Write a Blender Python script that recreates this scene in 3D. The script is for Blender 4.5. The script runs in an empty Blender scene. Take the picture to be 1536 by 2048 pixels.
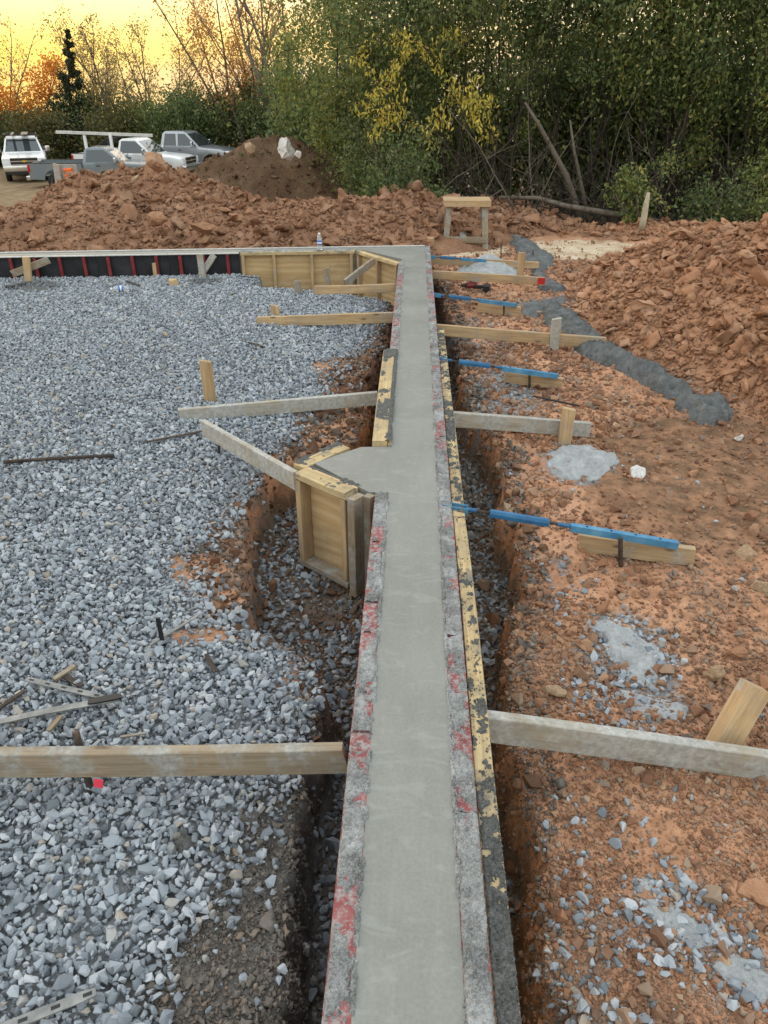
import bpy, bmesh, math, random
import numpy as np
from mathutils import Vector, Matrix, Euler

R = math.radians
S = bpy.context.scene
COL = S.collection

# ------------------------------------------------------------------ camera
F, PITCH, YAW = 1480.0, R(30.0), R(2.18)
CAM = Vector((-0.022, 0.0, 1.853))
CROT = Euler((R(90) - PITCH, 0, YAW))
cam = bpy.data.cameras.new('camera')
cam.sensor_fit = 'VERTICAL'; cam.sensor_height = 36.0; cam.lens = 36.0 * F / 2048.0
cam.clip_start = 0.05; cam.clip_end = 3000
co = bpy.data.objects.new('camera', cam); COL.objects.link(co)
co.location = CAM; co.rotation_euler = CROT
S.camera = co

# ------------------------------------------------------------------ sky, sun, exposure
SUN_EL, SUN_AZ = R(5.0), R(-38.0)          # azimuth from +Y, negative = to the left of the wall's direction
w = bpy.data.worlds.new('World'); S.world = w; w.use_nodes = True
nt = w.node_tree; nt.nodes.clear()
sky = nt.nodes.new('ShaderNodeTexSky'); sky.sky_type = 'NISHITA'; sky.sun_disc = False
sky.sun_elevation = SUN_EL; sky.sun_rotation = SUN_AZ
sky.air_density = 1.5; sky.dust_density = 9.0; sky.ozone_density = 1.0; sky.altitude = 200
bg = nt.nodes.new('ShaderNodeBackground'); bg.inputs['Strength'].default_value = 1.12
wo = nt.nodes.new('ShaderNodeOutputWorld')
tcw = nt.nodes.new('ShaderNodeTexCoord'); sx_ = nt.nodes.new('ShaderNodeSeparateXYZ'); cx_ = nt.nodes.new('ShaderNodeCombineXYZ'); mxz = nt.nodes.new('ShaderNodeMath')
mxz.operation = 'MAXIMUM'; mxz.inputs[1].default_value = 0.012                      # below the horizon the sky goes on as at the horizon (the land falls away behind the trees)
nt.links.new(tcw.outputs['Generated'], sx_.inputs[0]); nt.links.new(sx_.outputs[0], cx_.inputs[0]); nt.links.new(sx_.outputs[1], cx_.inputs[1]); nt.links.new(sx_.outputs[2], mxz.inputs[0]); nt.links.new(mxz.outputs[0], cx_.inputs[2]); nt.links.new(cx_.outputs[0], sky.inputs['Vector'])
gm = nt.nodes.new('ShaderNodeGamma'); gm.inputs['Gamma'].default_value = 0.15      # the camera's even, compressed rendering of the dusk sky
hs = nt.nodes.new('ShaderNodeHueSaturation'); hs.inputs['Saturation'].default_value = 1.95; hs.inputs['Hue'].default_value = 0.486
fl = nt.nodes.new('ShaderNodeVectorMath'); fl.operation = 'ADD'; fl.inputs[1].default_value = (0.015, 0.015, 0.015)   # faint all-round skylight
nt.links.new(sky.outputs[0], fl.inputs[0]); nt.links.new(fl.outputs[0], gm.inputs[0]); nt.links.new(gm.outputs[0], hs.inputs['Color']); nt.links.new(hs.outputs[0], bg.inputs[0]); nt.links.new(bg.outputs[0], wo.inputs[0])
sl = bpy.data.lights.new('sun', 'SUN'); sl.energy = 0.5; sl.angle = R(12); sl.color = (1.0, 0.78, 0.5)
so = bpy.data.objects.new('sun', sl); COL.objects.link(so)
so.rotation_euler = Vector((-math.sin(SUN_AZ) * math.cos(SUN_EL), -math.cos(SUN_AZ) * math.cos(SUN_EL), -math.sin(SUN_EL))).to_track_quat('-Z', 'Y').to_euler()
so.location = (0, 0, 30)
S.view_settings.view_transform = 'Standard'; S.view_settings.look = 'None'
S.view_settings.gamma = 1.0; S.view_settings.use_curve_mapping = False
S.view_settings.exposure = 0.55

# ------------------------------------------------------------------ pixel -> direction helpers
CM = CROT.to_matrix()
def ray(px, py): return CM @ Vector(((px - 768) / F, (1024 - py) / F, -1.0))
def P(px, py, z=0.0):
    d = ray(px, py); t = (z - CAM.z) / d.z; return CAM + d * t
def PY(px, py, y):
    d = ray(px, py); t = (y - CAM.y) / d.y; return CAM + d * t

# ------------------------------------------------------------------ noise (vectorised)
def _hash(ix, iy, iz, seed):
    h = (ix.astype(np.int64) * 374761393 + iy.astype(np.int64) * 668265263 + iz.astype(np.int64) * 2147483647 + seed * 974634757) & 0xFFFFFFFF
    h = ((h ^ (h >> 13)) * 1274126177) & 0xFFFFFFFF
    h = ((h ^ (h >> 16)) * 2246822519) & 0xFFFFFFFF
    return ((h ^ (h >> 15)) & 0xFFFFFF).astype(np.float64) / 0xFFFFFF
def vnoise(x, y, seed=0, z=None):
    x = np.asarray(x, float); y = np.asarray(y, float)
    ix = np.floor(x); iy = np.floor(y); fx = x - ix; fy = y - iy
    fx = fx * fx * (3 - 2 * fx); fy = fy * fy * (3 - 2 * fy)
    if z is None:
        o = np.zeros_like(ix)
        a = _hash(ix, iy, o, seed); b = _hash(ix + 1, iy, o, seed); c = _hash(ix, iy + 1, o, seed); d = _hash(ix + 1, iy + 1, o, seed)
        return (a * (1 - fx) + b * fx) * (1 - fy) + (c * (1 - fx) + d * fx) * fy
    z = np.asarray(z, float); iz = np.floor(z); fz = z - iz; fz = fz * fz * (3 - 2 * fz)
    r = []
    for k in (0, 1):
        a = _hash(ix, iy, iz + k, seed); b = _hash(ix + 1, iy, iz + k, seed); c = _hash(ix, iy + 1, iz + k, seed); d = _hash(ix + 1, iy + 1, iz + k, seed)
        r.append((a * (1 - fx) + b * fx) * (1 - fy) + (c * (1 - fx) + d * fx) * fy)
    return r[0] * (1 - fz) + r[1] * fz
def fbm(x, y, scale=1.0, octv=4, seed=0, gain=0.5):
    x = np.asarray(x, float) * scale; y = np.asarray(y, float) * scale
    s = 0; a = 1; t = 0
    for k in range(octv):
        s = s + a * vnoise(x + 17.3 * k, y - 9.1 * k, seed + k); t += a
        a *= gain; x = x * 2.03; y = y * 2.03
    return s / t - 0.5          # about -0.5..0.5
def sstep(a, b, v):
    t = np.clip((v - a) / (b - a), 0, 1); return t * t * (3 - 2 * t)

# ------------------------------------------------------------------ node-material helpers
class Mat:
    def __init__(s, name, rough=0.85, spec=0.3, coords='Object'):
        s.m = bpy.data.materials.new(name); s.m.use_nodes = True
        s.nt = s.m.node_tree; s.b = s.nt.nodes['Principled BSDF']; s.out = s.nt.nodes['Material Output']
        s.b.inputs['Roughness'].default_value = rough
        s.b.inputs['Specular IOR Level'].default_value = spec
        tc = s.nt.nodes.new('ShaderNodeTexCoord'); s.co = tc.outputs[coords]; s.tc = tc
    def n(s, t): return s.nt.nodes.new(t)
    def l(s, a, b): s.nt.links.new(a, b)
    def scaled(s, sc, src=None, rot=(0, 0, 0)):
        mp = s.n('ShaderNodeMapping'); mp.inputs['Scale'].default_value = sc; mp.inputs['Rotation'].default_value = rot
        s.l(src or s.co, mp.inputs[0]); return mp.outputs[0]
    def noise(s, scale, detail=4, rough=0.55, vec=None, dist=0.0):
        k = s.n('ShaderNodeTexNoise'); k.inputs['Scale'].default_value = scale; k.inputs['Detail'].default_value = detail
        k.inputs['Roughness'].default_value = rough; k.inputs['Distortion'].default_value = dist
        s.l(vec or s.co, k.inputs['Vector']); return k.outputs['Fac']
    def voro(s, scale, vec=None, out='Distance', feature='F1'):
        k = s.n('ShaderNodeTexVoronoi'); k.feature = feature; k.inputs['Scale'].default_value = scale
        s.l(vec or s.co, k.inputs['Vector']); return k.outputs[out]
    def ramp(s, fac, stops, interp='LINEAR'):
        k = s.n('ShaderNodeValToRGB'); e = k.color_ramp.elements; k.color_ramp.interpolation = interp
        while len(e) < len(stops): e.new(0.5)
        for i, (p, c) in enumerate(stops):
            e[i].position = p
            e[i].color = (c, c, c, 1) if not hasattr(c, '__len__') else (c[0], c[1], c[2], 1)
        s.l(fac, k.inputs[0]); return k.outputs[0]
    def mix(s, fac, a, b, mode='MIX'):
        k = s.n('ShaderNodeMix'); k.data_type = 'RGBA'; k.blend_type = mode
        for sock, v in ((k.inputs[0], fac), (k.inputs[6], a), (k.inputs[7], b)):
            if hasattr(v, 'links') or isinstance(v, bpy.types.NodeSocket): s.l(v, sock)
            elif hasattr(v, '__len__'): sock.default_value = (v[0], v[1], v[2], 1)
            else: sock.default_value = v
        return k.outputs[2]
    def math(s, op, a, b=None, clamp=False):
        k = s.n('ShaderNodeMath'); k.operation = op; k.use_clamp = clamp
        for i, v in enumerate((a, b)):
            if v is None: continue
            if isinstance(v, bpy.types.NodeSocket): s.l(v, k.inputs[i])
            else: k.inputs[i].default_value = v
        return k.outputs[0]
    def attr(s, name, typ='GEOMETRY', out='Fac'):
        k = s.n('ShaderNodeAttribute'); k.attribute_name = name; k.attribute_type = typ; return k.outputs[out]
    def rand(s):
        k = s.n('ShaderNodeObjectInfo'); return k.outputs['Random']
    def island(s):
        k = s.n('ShaderNodeNewGeometry'); return k.outputs['Random Per Island']
    def col(s, c):
        if isinstance(c, bpy.types.NodeSocket): s.l(c, s.b.inputs['Base Color'])
        else: s.b.inputs['Base Color'].default_value = (c[0], c[1], c[2], 1)
        return s
    def rough(s, r):
        s.l(r, s.b.inputs['Roughness']); return s
    def bump(s, h, strength=0.5, dist=0.01):
        k = s.n('ShaderNodeBump'); k.inputs['Strength'].default_value = strength; k.inputs['Distance'].default_value = dist
        s.l(h, k.inputs['Height'])
        prev = s.b.inputs['Normal'].links
        if prev: s.l(prev[0].from_socket, k.inputs['Normal'])
        s.l(k.outputs[0], s.b.inputs['Normal']); return s
MATS = {}

# ------------------------------------------------------------------ object helpers
def tag(o, label=None, cat=None, group=None, kind=None):
    if label: o['label'] = label
    if cat: o['category'] = cat
    if group: o['group'] = group
    if kind: o['kind'] = kind
    return o
def link(o, parent=None):
    COL.objects.link(o)
    if parent is not None:
        o.parent = parent; o.matrix_parent_inverse = world_of(parent).inverted()
    return o
WM = {}
def world_of(o):
    return WM.get(o.name, Matrix.Translation(o.location))
def thing(name, label, cat, loc, group=None):
    o = bpy.data.objects.new(name, None); o.empty_display_size = 0.1
    o.location = loc; COL.objects.link(o); WM[o.name] = Matrix.Translation(Vector(loc))
    return tag(o, label, cat, group)
def mesh_np(name, V, Fc, mat, smooth=False):
    """V (n,3), Fc list/array of equal-length faces"""
    me = bpy.data.meshes.new(name)
    V = np.asarray(V, np.float32); Fc = np.asarray(Fc, np.int32)
    me.vertices.add(len(V)); me.vertices.foreach_set('co', V.ravel())
    k = Fc.shape[1]; me.loops.add(Fc.size); me.loops.foreach_set('vertex_index', Fc.ravel())
    me.polygons.add(len(Fc)); me.polygons.foreach_set('loop_start', np.arange(0, Fc.size, k, dtype=np.int32))
    if smooth: me.polygons.foreach_set('use_smooth', np.ones(len(Fc), bool))
    me.update(calc_edges=True); me.validate()
    if mat: me.materials.append(mat)
    return me
class MB:
    def __init__(s): s.v = []; s.f = []
    def add(s, vs, fs):
        o = len(s.v); s.v += [tuple(v) for v in vs]; s.f += [tuple(i + o for i in f) for f in fs]; return s
    def box(s, c, d, M=None):
        hx, hy, hz = d[0] / 2, d[1] / 2, d[2] / 2
        vs = [Vector((c[0] + sx * hx, c[1] + sy * hy, c[2] + sz * hz)) for sx in (-1, 1) for sy in (-1, 1) for sz in (-1, 1)]
        if M: vs = [M @ v for v in vs]
        return s.add(vs, [(0, 1, 3, 2), (4, 6, 7, 5), (0, 4, 5, 1), (2, 3, 7, 6), (0, 2, 6, 4), (1, 5, 7, 3)])
    def cbox(s, c, d, ch=0.003, M=None):
        """box chamfered along x"""
        hx, hy, hz = d[0] / 2, d[1] / 2, d[2] / 2; ch = min(ch, hy * .45, hz * .45)
        ring = [(-hy + ch, -hz), (hy - ch, -hz), (hy, -hz + ch), (hy, hz - ch), (hy - ch, hz), (-hy + ch, hz), (-hy, hz - ch), (-hy, -hz + ch)]
        vs = [Vector((c[0] + sx * hx, c[1] + a, c[2] + b)) for sx in (-1, 1) for a, b in ring]
        if M: vs = [M @ v for v in vs]
        fs = [tuple(range(7, -1, -1)), tuple(range(8, 16))]
        fs += [(i, (i + 1) % 8, 8 + (i + 1) % 8, 8 + i) for i in range(8)]
        return s.add(vs, fs)
    def tube(s, pts, rad, n=6, cap=True):
        pts = [Vector(p) for p in pts]
        if not hasattr(rad, '__len__'): rad = [rad] * len(pts)
        vs = []; fs = []; u = None
        for i, p in enumerate(pts):
            t = (pts[min(i + 1, len(pts) - 1)] - pts[max(i - 1, 0)])
            t = t.normalized() if t.length > 1e-9 else Vector((0, 0, 1))
            if u is None:
                u = t.orthogonal().normalized()
            else:
                u = (u - t * u.dot(t)); u = u.normalized() if u.length > 1e-6 else t.orthogonal().normalized()
            b = t.cross(u)
            for k in range(n):
                a = 2 * math.pi * k / n; vs.append(p + (u * math.cos(a) + b * math.sin(a)) * rad[i])
        for i in range(len(pts) - 1):
            for k in range(n):
                k2 = (k + 1) % n; fs.append((i * n + k, i * n + k2, (i + 1) * n + k2, (i + 1) * n + k))
        if cap: fs += [tuple(range(n - 1, -1, -1)), tuple((len(pts) - 1) * n + k for k in range(n))]
        return s.add(vs, fs)
    def lathe(s, prof, n=16, M=None):
        """prof: (r,z) list, about z"""
        vs = [Vector((r * math.cos(2 * math.pi * k / n), r * math.sin(2 * math.pi * k / n), z)) for r, z in prof for k in range(n)]
        if M: vs = [M @ v for v in vs]
        fs = [(i * n + k, i * n + (k + 1) % n, (i + 1) * n + (k + 1) % n, (i + 1) * n + k) for i in range(len(prof) - 1) for k in range(n)]
        fs += [tuple(range(n - 1, -1, -1)), tuple((len(prof) - 1) * n + k for k in range(n))]
        return s.add(vs, fs)
    def prism(s, poly, z0, z1, M=None):
        n = len(poly); vs = [Vector((p[0], p[1], z0)) for p in poly] + [Vector((p[0], p[1], z1)) for p in poly]
        if M: vs = [M @ v for v in vs]
        return s.add(vs, [tuple(range(n - 1, -1, -1)), tuple(range(n, 2 * n))] + [(i, (i + 1) % n, n + (i + 1) % n, n + i) for i in range(n)])
    def mesh(s, name, mat, smooth=False):
        me = bpy.data.meshes.new(name); me.from_pydata([tuple(v) for v in s.v], [], s.f)
        if smooth: me.polygons.foreach_set('use_smooth', np.ones(len(me.polygons), bool))
        me.update()
        if mat: me.materials.append(mat)
        return me
    def build(s, name, mat, parent=None, smooth=False, M=None):
        o = bpy.data.objects.new(name, s.mesh(name, mat, smooth))
        if M is not None: o.matrix_world = M
        link(o, parent)
        return o
def recalc(me):
    bm = bmesh.new(); bm.from_mesh(me); bmesh.ops.recalc_face_normals(bm, faces=bm.faces[:]); bm.to_mesh(me); bm.free()

def frame(p0, p1, up=(0, 0, 1)):
    """matrix with x along p0->p1, z as near to up as possible, origin at the middle"""
    p0, p1 = Vector(p0), Vector(p1); x = (p1 - p0).normalized(); up = Vector(up)
    y = up.cross(x).normalized(); z = x.cross(y)
    M = Matrix((x, y, z)).transposed().to_4x4(); M.translation = (p0 + p1) / 2; return M
_rw = random.Random(5)
def board_mesh(L, t, h, mat, point=0, ch=0.003, bow=0.004, name='board'):
    """lumber: length L along x, thickness t along y, height h along z; slightly bowed, chamfered, ends sawn a bit off square"""
    m = MB(); n = max(3, int(L / 0.15)); hy, hz = t / 2, h / 2
    ring = [(-hy + ch, -hz), (hy - ch, -hz), (hy, -hz + ch), (hy, hz - ch), (hy - ch, hz), (-hy + ch, hz), (-hy, hz - ch), (-hy, -hz + ch)]
    b1 = _rw.uniform(-bow, bow); b2 = _rw.uniform(-bow, bow); sk0 = _rw.uniform(-.01, .01); sk1 = _rw.uniform(-.01, .01)
    vs = []; fs = []
    for i in range(n + 1):
        u = i / n * 2 - 1; cy = b1 * (1 - u * u); cz = b2 * (1 - u * u)
        for a, b in ring:
            sx = sk0 * b / hz if i == 0 else sk1 * b / hz if i == n else 0
            k = 1.0; 
            if point and i == n: a *= .25; 
            vs.append((u * L / 2 + sx, a + cy + _rw.uniform(-.0008, .0008), b + cz + _rw.uniform(-.0008, .0008)))
    for i in range(n):
        fs += [(i * 8 + k, i * 8 + (k + 1) % 8, (i + 1) * 8 + (k + 1) % 8, (i + 1) * 8 + k) for k in range(8)]
    fs += [tuple(range(7, -1, -1)), tuple(n * 8 + k for k in range(8))]
    return m.add(vs, fs).mesh(name, mat)
def board(name, p0, p1, t, h, mat, parent=None, up=(0, 0, 1), point=0):
    p0, p1 = Vector(p0), Vector(p1); M = frame(p0, p1, up)
    o = bpy.data.objects.new(name, board_mesh((p1 - p0).length, t, h, mat, point, name=name))
    o.matrix_world = M; WM_tmp = M
    link(o, parent); WM[o.name] = M
    return o

# ------------------------------------------------------------------ scatter by geometry nodes (one object of "stuff")
def scatter(name, pts, scl, rot, idx, coll, tint=None, parent=None):
    n = len(pts); me = bpy.data.meshes.new(name); me.vertices.add(n)
    me.vertices.foreach_set('co', np.asarray(pts, np.float32).ravel())
    for nm, dat in (('scl', scl), ('rot', rot)):
        a = me.attributes.new(nm, 'FLOAT_VECTOR', 'POINT'); a.data.foreach_set('vector', np.asarray(dat, np.float32).ravel())
    a = me.attributes.new('idx', 'INT', 'POINT'); a.data.foreach_set('value', np.asarray(idx, np.int32))
    a = me.attributes.new('tint', 'FLOAT', 'POINT'); a.data.foreach_set('value', np.asarray(tint if tint is not None else np.zeros(n), np.float32))
    o = bpy.data.objects.new(name, me); link(o, parent)
    g = bpy.data.node_groups.new(name + '_scatter', 'GeometryNodeTree')
    g.interface.new_socket('Geometry', in_out='INPUT', socket_type='NodeSocketGeometry')
    g.interface.new_socket('Geometry', in_out='OUTPUT', socket_type='NodeSocketGeometry')
    N = g.nodes.new; L = g.links.new
    gi = N('NodeGroupInput'); go = N('NodeGroupOutput')
    m2p = N('GeometryNodeMeshToPoints'); iop = N('GeometryNodeInstanceOnPoints')
    ci = N('GeometryNodeCollectionInfo'); ci.inputs['Collection'].default_value = coll
    ci.inputs['Separate Children'].default_value = True; ci.inputs['Reset Children'].default_value = True
    def na(nm, t):
        k = N('GeometryNodeInputNamedAttribute'); k.data_type = t; k.inputs['Name'].default_value = nm; return k.outputs[0]
    e2r = N('FunctionNodeEulerToRotation')
    L(gi.outputs[0], m2p.inputs[0]); L(m2p.outputs[0], iop.inputs['Points']); L(ci.outputs[0], iop.inputs['Instance'])
    iop.inputs['Pick Instance'].default_value = True
    L(na('idx', 'INT'), iop.inputs['Instance Index']); L(na('rot', 'FLOAT_VECTOR'), e2r.inputs[0]); L(e2r.outputs[0], iop.inputs['Rotation'])
    L(na('scl', 'FLOAT_VECTOR'), iop.inputs['Scale']); L(iop.outputs[0], go.inputs[0])
    md = o.modifiers.new('scatter', 'NODES'); md.node_group = g
    return o
def hull_stone(rng, npt, flat=(1, .8, .6), jag=.25):
    bm = bmesh.new()
    for _ in range(npt):
        v = Vector(rng.normal(size=3)).normalized() * (1 - jag * rng.random()); bm.verts.new((v.x * flat[0] / 2, v.y * flat[1] / 2, v.z * flat[2] / 2))
    r = bmesh.ops.convex_hull(bm, input=bm.verts[:])
    bmesh.ops.delete(bm, geom=list({g for g in r['geom_interior'] + r['geom_unused'] if isinstance(g, bmesh.types.BMVert)}), context='VERTS')
    return bm
def stone_set(name, mat, count, seed, npt=13, flat=(1, .8, .6), jag=.25, clod=False, lump=.12):
    c = bpy.data.collections.new(name); rng = np.random.default_rng(seed); meshes = []
    for i in range(count):
        if clod:
            bm = hull_stone(rng, npt, flat, jag)
            bmesh.ops.triangulate(bm, faces=bm.faces[:])
            bmesh.ops.subdivide_edges(bm, edges=bm.edges[:], cuts=1, use_grid_fill=True)
            bmesh.ops.triangulate(bm, faces=bm.faces[:])
            co_ = np.array([v.co[:] for v in bm.verts])
            nz = np.stack([vnoise(co_[:, 0] * 6 + 3 * i, co_[:, 1] * 6, 11 + k, co_[:, 2] * 6) - .5 for k in range(3)], 1)
            for v, d in zip(bm.verts, nz): v.co += Vector(d) * lump
        else:
            bm = hull_stone(rng, npt, (flat[0], flat[1] * rng.uniform(.8, 1.15), flat[2] * rng.uniform(.75, 1.3)), jag)
        me = bpy.data.meshes.new(name); bm.to_mesh(me); bm.free(); me.materials.append(mat)
        if clod and i % 3: me.polygons.foreach_set('use_smooth', np.ones(len(me.polygons), bool))
        o = bpy.data.objects.new('%s_%02d' % (name, i), me); c.objects.link(o); meshes.append(me)
    return c, meshes
# ------------------------------------------------------------------ materials
def soil_cols(m, a, b, c, sc=6.0):
    n1 = m.noise(sc, 6, .62); n2 = m.noise(sc * 9, 4, .6)
    k = m.ramp(n1, [(.30, a), (.5, b), (.70, c)])
    return m.mix(.35, k, m.ramp(n2, [(.3, tuple(x * .55 for x in a)), (.65, tuple(min(1, x * 1.25) for x in c))]))
CLAY = ((.28, .136, .076), (.43, .215, .120), (.55, .315, .195))
CLAYD = ((.185, .098, .060), (.30, .156, .092), (.42, .235, .145))
BROWN = ((.085, .050, .029), (.135, .080, .047), (.190, .118, .072))
def mk_ground():
    m = Mat('soil', .95, .15)
    clay = soil_cols(m, *CLAY, sc=3.0)
    brown = soil_cols(m, *BROWN, sc=5.0)
    grey = m.ramp(m.noise(22, 6, .65), [(.28, (.10, .105, .11)), (.5, (.20, .205, .21)), (.72, (.33, .335, .335))])
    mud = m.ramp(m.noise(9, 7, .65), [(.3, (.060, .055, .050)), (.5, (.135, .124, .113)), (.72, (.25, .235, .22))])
    lot = m.ramp(m.noise(2.5, 6, .6), [(.3, (.15, .10, .058)), (.6, (.26, .185, .11)), (.8, (.32, .25, .16))])
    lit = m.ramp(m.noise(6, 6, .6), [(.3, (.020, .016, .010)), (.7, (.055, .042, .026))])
    sand = m.ramp(m.noise(4, 6, .65), [(.3, (.36, .24, .14)), (.55, (.58, .46, .33)), (.75, (.68, .60, .48))])
    fac = m.noise(7, 5, .6)
    def soft(a, lo=.25, hi=.75):      # mask broken up by noise
        s = m.math('ADD', m.attr(a), m.math('MULTIPLY', m.math('SUBTRACT', fac, .5), 1.1))
        return m.ramp(s, [(lo, 0.0), (hi, 1.0)])
    c = m.mix(soft('m_brown'), clay, brown)
    c = m.mix(soft('m_sand', .35, .65), c, sand)
    c = m.mix(soft('m_conc', .40, .60), c, grey)
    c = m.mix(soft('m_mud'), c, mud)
    c = m.mix(soft('m_gravel', .35, .65), c, grey)
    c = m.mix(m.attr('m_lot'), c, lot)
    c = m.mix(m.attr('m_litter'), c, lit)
    m.col(c)
    m.bump(m.noise(60, 5, .7), .55, .012); m.bump(m.voro(45), .35, .01); m.bump(m.noise(260, 3, .6), .3, .003)
    return m.m
MATS['soil'] = mk_ground()
def mk_stone():
    m = Mat('crushed_stone', .82, .3)
    r = m.rand()
    base = m.ramp(r, [(0, (.175, .192, .214)), (.25, (.262, .284, .312)), (.55, (.355, .382, .415)), (.82, (.44, .466, .496)), (.93, (.52, .53, .54)), (.97, (.40, .335, .27)), (1, (.42, .42, .41))])
    v = m.noise(55, 5, .65); c = m.mix(.55, base, m.mix(v, tuple([.12] * 3), tuple([.62, .64, .66])), 'OVERLAY')
    dirty = m.attr('tint', 'INSTANCER')
    c = m.mix(m.math('MULTIPLY', dirty, .62), c, (.070, .066, .060))
    m.col(c); m.bump(m.noise(5, 4, .65), .5, .004); return m.m
MATS['stone'] = mk_stone()
def patchy(m, c, a, b):
    g = m.n('ShaderNodeNewGeometry'); n1 = m.noise(.9, 5, .6, g.outputs['Position']); n2 = m.noise(2.6, 4, .6, g.outputs['Position'])
    c = m.mix(m.ramp(n1, [(.42, 0.0), (.64, .60)]), c, a); return m.mix(m.ramp(n2, [(.54, 0.0), (.72, .45)]), c, b)
def mk_clod(name, cols, bd=.034):
    m = Mat(name, .95, .12)
    r = m.rand(); k = soil_cols(m, *cols, sc=5.0)
    c = m.mix(m.ramp(r, [(0, .0), (1, .55)]), k, m.ramp(r, [(0, cols[0]), (.4, cols[2]), (.75, tuple(x * 1.2 for x in cols[2])), (.9, (.42, .30, .21)), (1, cols[0])]))
    m.col(patchy(m, c, tuple(x * .66 for x in cols[1]), (cols[2][0] * 1.02, cols[2][1] * 1.15, cols[2][2] * 1.3))); m.bump(m.noise(5, 6, .72), .8, bd); return m.m
MATS['clod'] = mk_clod('red_clay', CLAY)
MATS['clod_dark'] = mk_clod('dark_clay', CLAYD)
MATS['crumb'] = mk_clod('red_clay_crumbs', CLAY, .003)
MATS['topsoil'] = mk_clod('topsoil', BROWN)
MATS['mudclod'] = mk_clod('muddy_earth', ((.070, .060, .052), (.135, .116, .10), (.235, .205, .18)), .003)
def mk_crumb(name, dark=1.0):
    m = Mat(name, .95, .12); r = m.rand()
    st = [(0, (.16, .085, .055)), (.18, (.30, .15, .09)), (.36, (.42, .22, .125)), (.5, (.24, .15, .105)), (.64, (.47, .27, .16)), (.76, (.33, .165, .095)), (.86, (.36, .27, .20)), (.93, (.21, .185, .165)), (1, (.50, .34, .22))]
    k = m.ramp(r, [(p, tuple(x * dark for x in c)) for p, c in st]); k = m.mix(.4, k, m.mix(m.noise(3, 5, .6), (.12, .12, .12), (.62, .60, .58)), 'OVERLAY')
    m.col(patchy(m, k, (.17 * dark, .10 * dark, .068 * dark), (.40 * dark, .30 * dark, .225 * dark))); m.bump(m.noise(5, 5, .7), .7, .003); return m.m
MATS['crumb'] = mk_crumb('red_clay_crumbs'); MATS['crumb_dark'] = mk_crumb('damp_clay_crumbs', .55)  # second set: same clay colours scaled darker, used in the trench
def mk_mound(name, cols):
    m = Mat(name, .95, .12); m.col(patchy(m, soil_cols(m, *cols, sc=4.0), tuple(x * .66 for x in cols[1]), (cols[2][0] * 1.02, cols[2][1] * 1.15, cols[2][2] * 1.3))); m.bump(m.noise(9, 7, .7), .9, .06); m.bump(m.noise(50, 5, .7), .6, .012); return m.m
MATS['mound_clay'] = mk_mound('clay_bank', CLAY); MATS['mound_dark'] = mk_mound('dark_clay_bank', CLAYD); MATS['mound_soil'] = mk_mound('topsoil_bank', BROWN)
def mk_concrete():
    m = Mat('fresh_concrete', .5, .35)
    st = m.noise(6, 6, .6, m.scaled((3.2, .55, 1)), .8); bl = m.noise(2.2, 6, .6, None, .6); fine = m.noise(90, 4, .65)
    tr = m.noise(9, 5, .6, m.scaled((2.5, .8, 1)), 1.6); arc = m.noise(5, 3, .5, m.scaled((1.0, 2.2, 1), None, (0, 0, .5)), 2.5)
    c = m.ramp(st, [(.32, (.182, .184, .162)), (.55, (.205, .207, .185)), (.72, (.235, .236, .215))])
    c = m.mix(.55, c, m.ramp(bl, [(.36, (.172, .174, .153)), (.52, (.212, .213, .191)), (.68, (.268, .268, .248))]))
    c = m.mix(.12, c, m.ramp(fine, [(.35, (.12, .12, .11)), (.65, (.38, .38, .36))]))
    c = m.mix(m.ramp(arc, [(.56, 0.0), (.66, .22)]), c, (.33, .33, .315))
    pit = m.ramp(m.voro(19), [(.03, 1.0), (.055, 0.0)]); c = m.mix(m.math('MULTIPLY', pit, .55), c, (.11, .105, .09))
    m.col(c); m.rough(m.ramp(bl, [(.3, .40), (.7, .65)]))
    m.bump(tr, .25, .008); m.bump(bl, .2, .02); m.bump(fine, .15, .0015); return m.m
MATS['concrete'] = mk_concrete()
def mk_crust(name, a, b, c):
    m = Mat(name, .92, .2)
    n = m.noise(26, 6, .7); k = m.ramp(n, [(.3, a), (.5, b), (.7, c)])
    big = m.noise(5.5, 5, .6); k = m.mix(m.ramp(big, [(.42, 0.0), (.60, .85)]), k, m.ramp(m.noise(40, 4), [(.3, (.055, .054, .05)), (.7, (.16, .158, .15))]))
    sp = m.ramp(m.voro(210, None, 'Color'), [(.2, .0), (.8, 1.0)]); k = m.mix(.20, k, m.mix(sp, tuple(x * .45 for x in a), tuple(min(1, x * 1.35) for x in c)))
    m.col(k); m.bump(m.noise(140, 4, .7), .9, .006); m.bump(m.voro(170), .7, .004); return m.m
MATS['crust'] = mk_crust('dried_concrete_crust', (.17, .17, .165), (.30, .30, .295), (.47, .475, .47))
MATS['crust_dark'] = mk_crust('damp_concrete_crumbs', (.05, .05, .046), (.10, .10, .095), (.19, .19, .18))
def mk_simple(name, cols, sc=8, rough=.8, bump=.3, bd=.004, spec=.3, metal=0.0, bsc=60):
    m = Mat(name, rough, spec); m.b.inputs['Metallic'].default_value = metal
    n = m.noise(sc, 6, .62); st = [(.28 + .44 * i / max(1, len(cols) - 1), c) for i, c in enumerate(cols)]
    k = m.ramp(n, st); k = m.mix(m.math('MULTIPLY', m.rand(), .25), k, cols[0])
    m.col(k); m.bump(m.noise(bsc, 4, .65), bump, bd); return m.m
MATS['splat'] = mk_simple('dry_concrete_splash', [(.26, .27, .275), (.36, .37, .375), (.47, .48, .485)], 14, .9, 1.0, .022, bsc=38)
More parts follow.
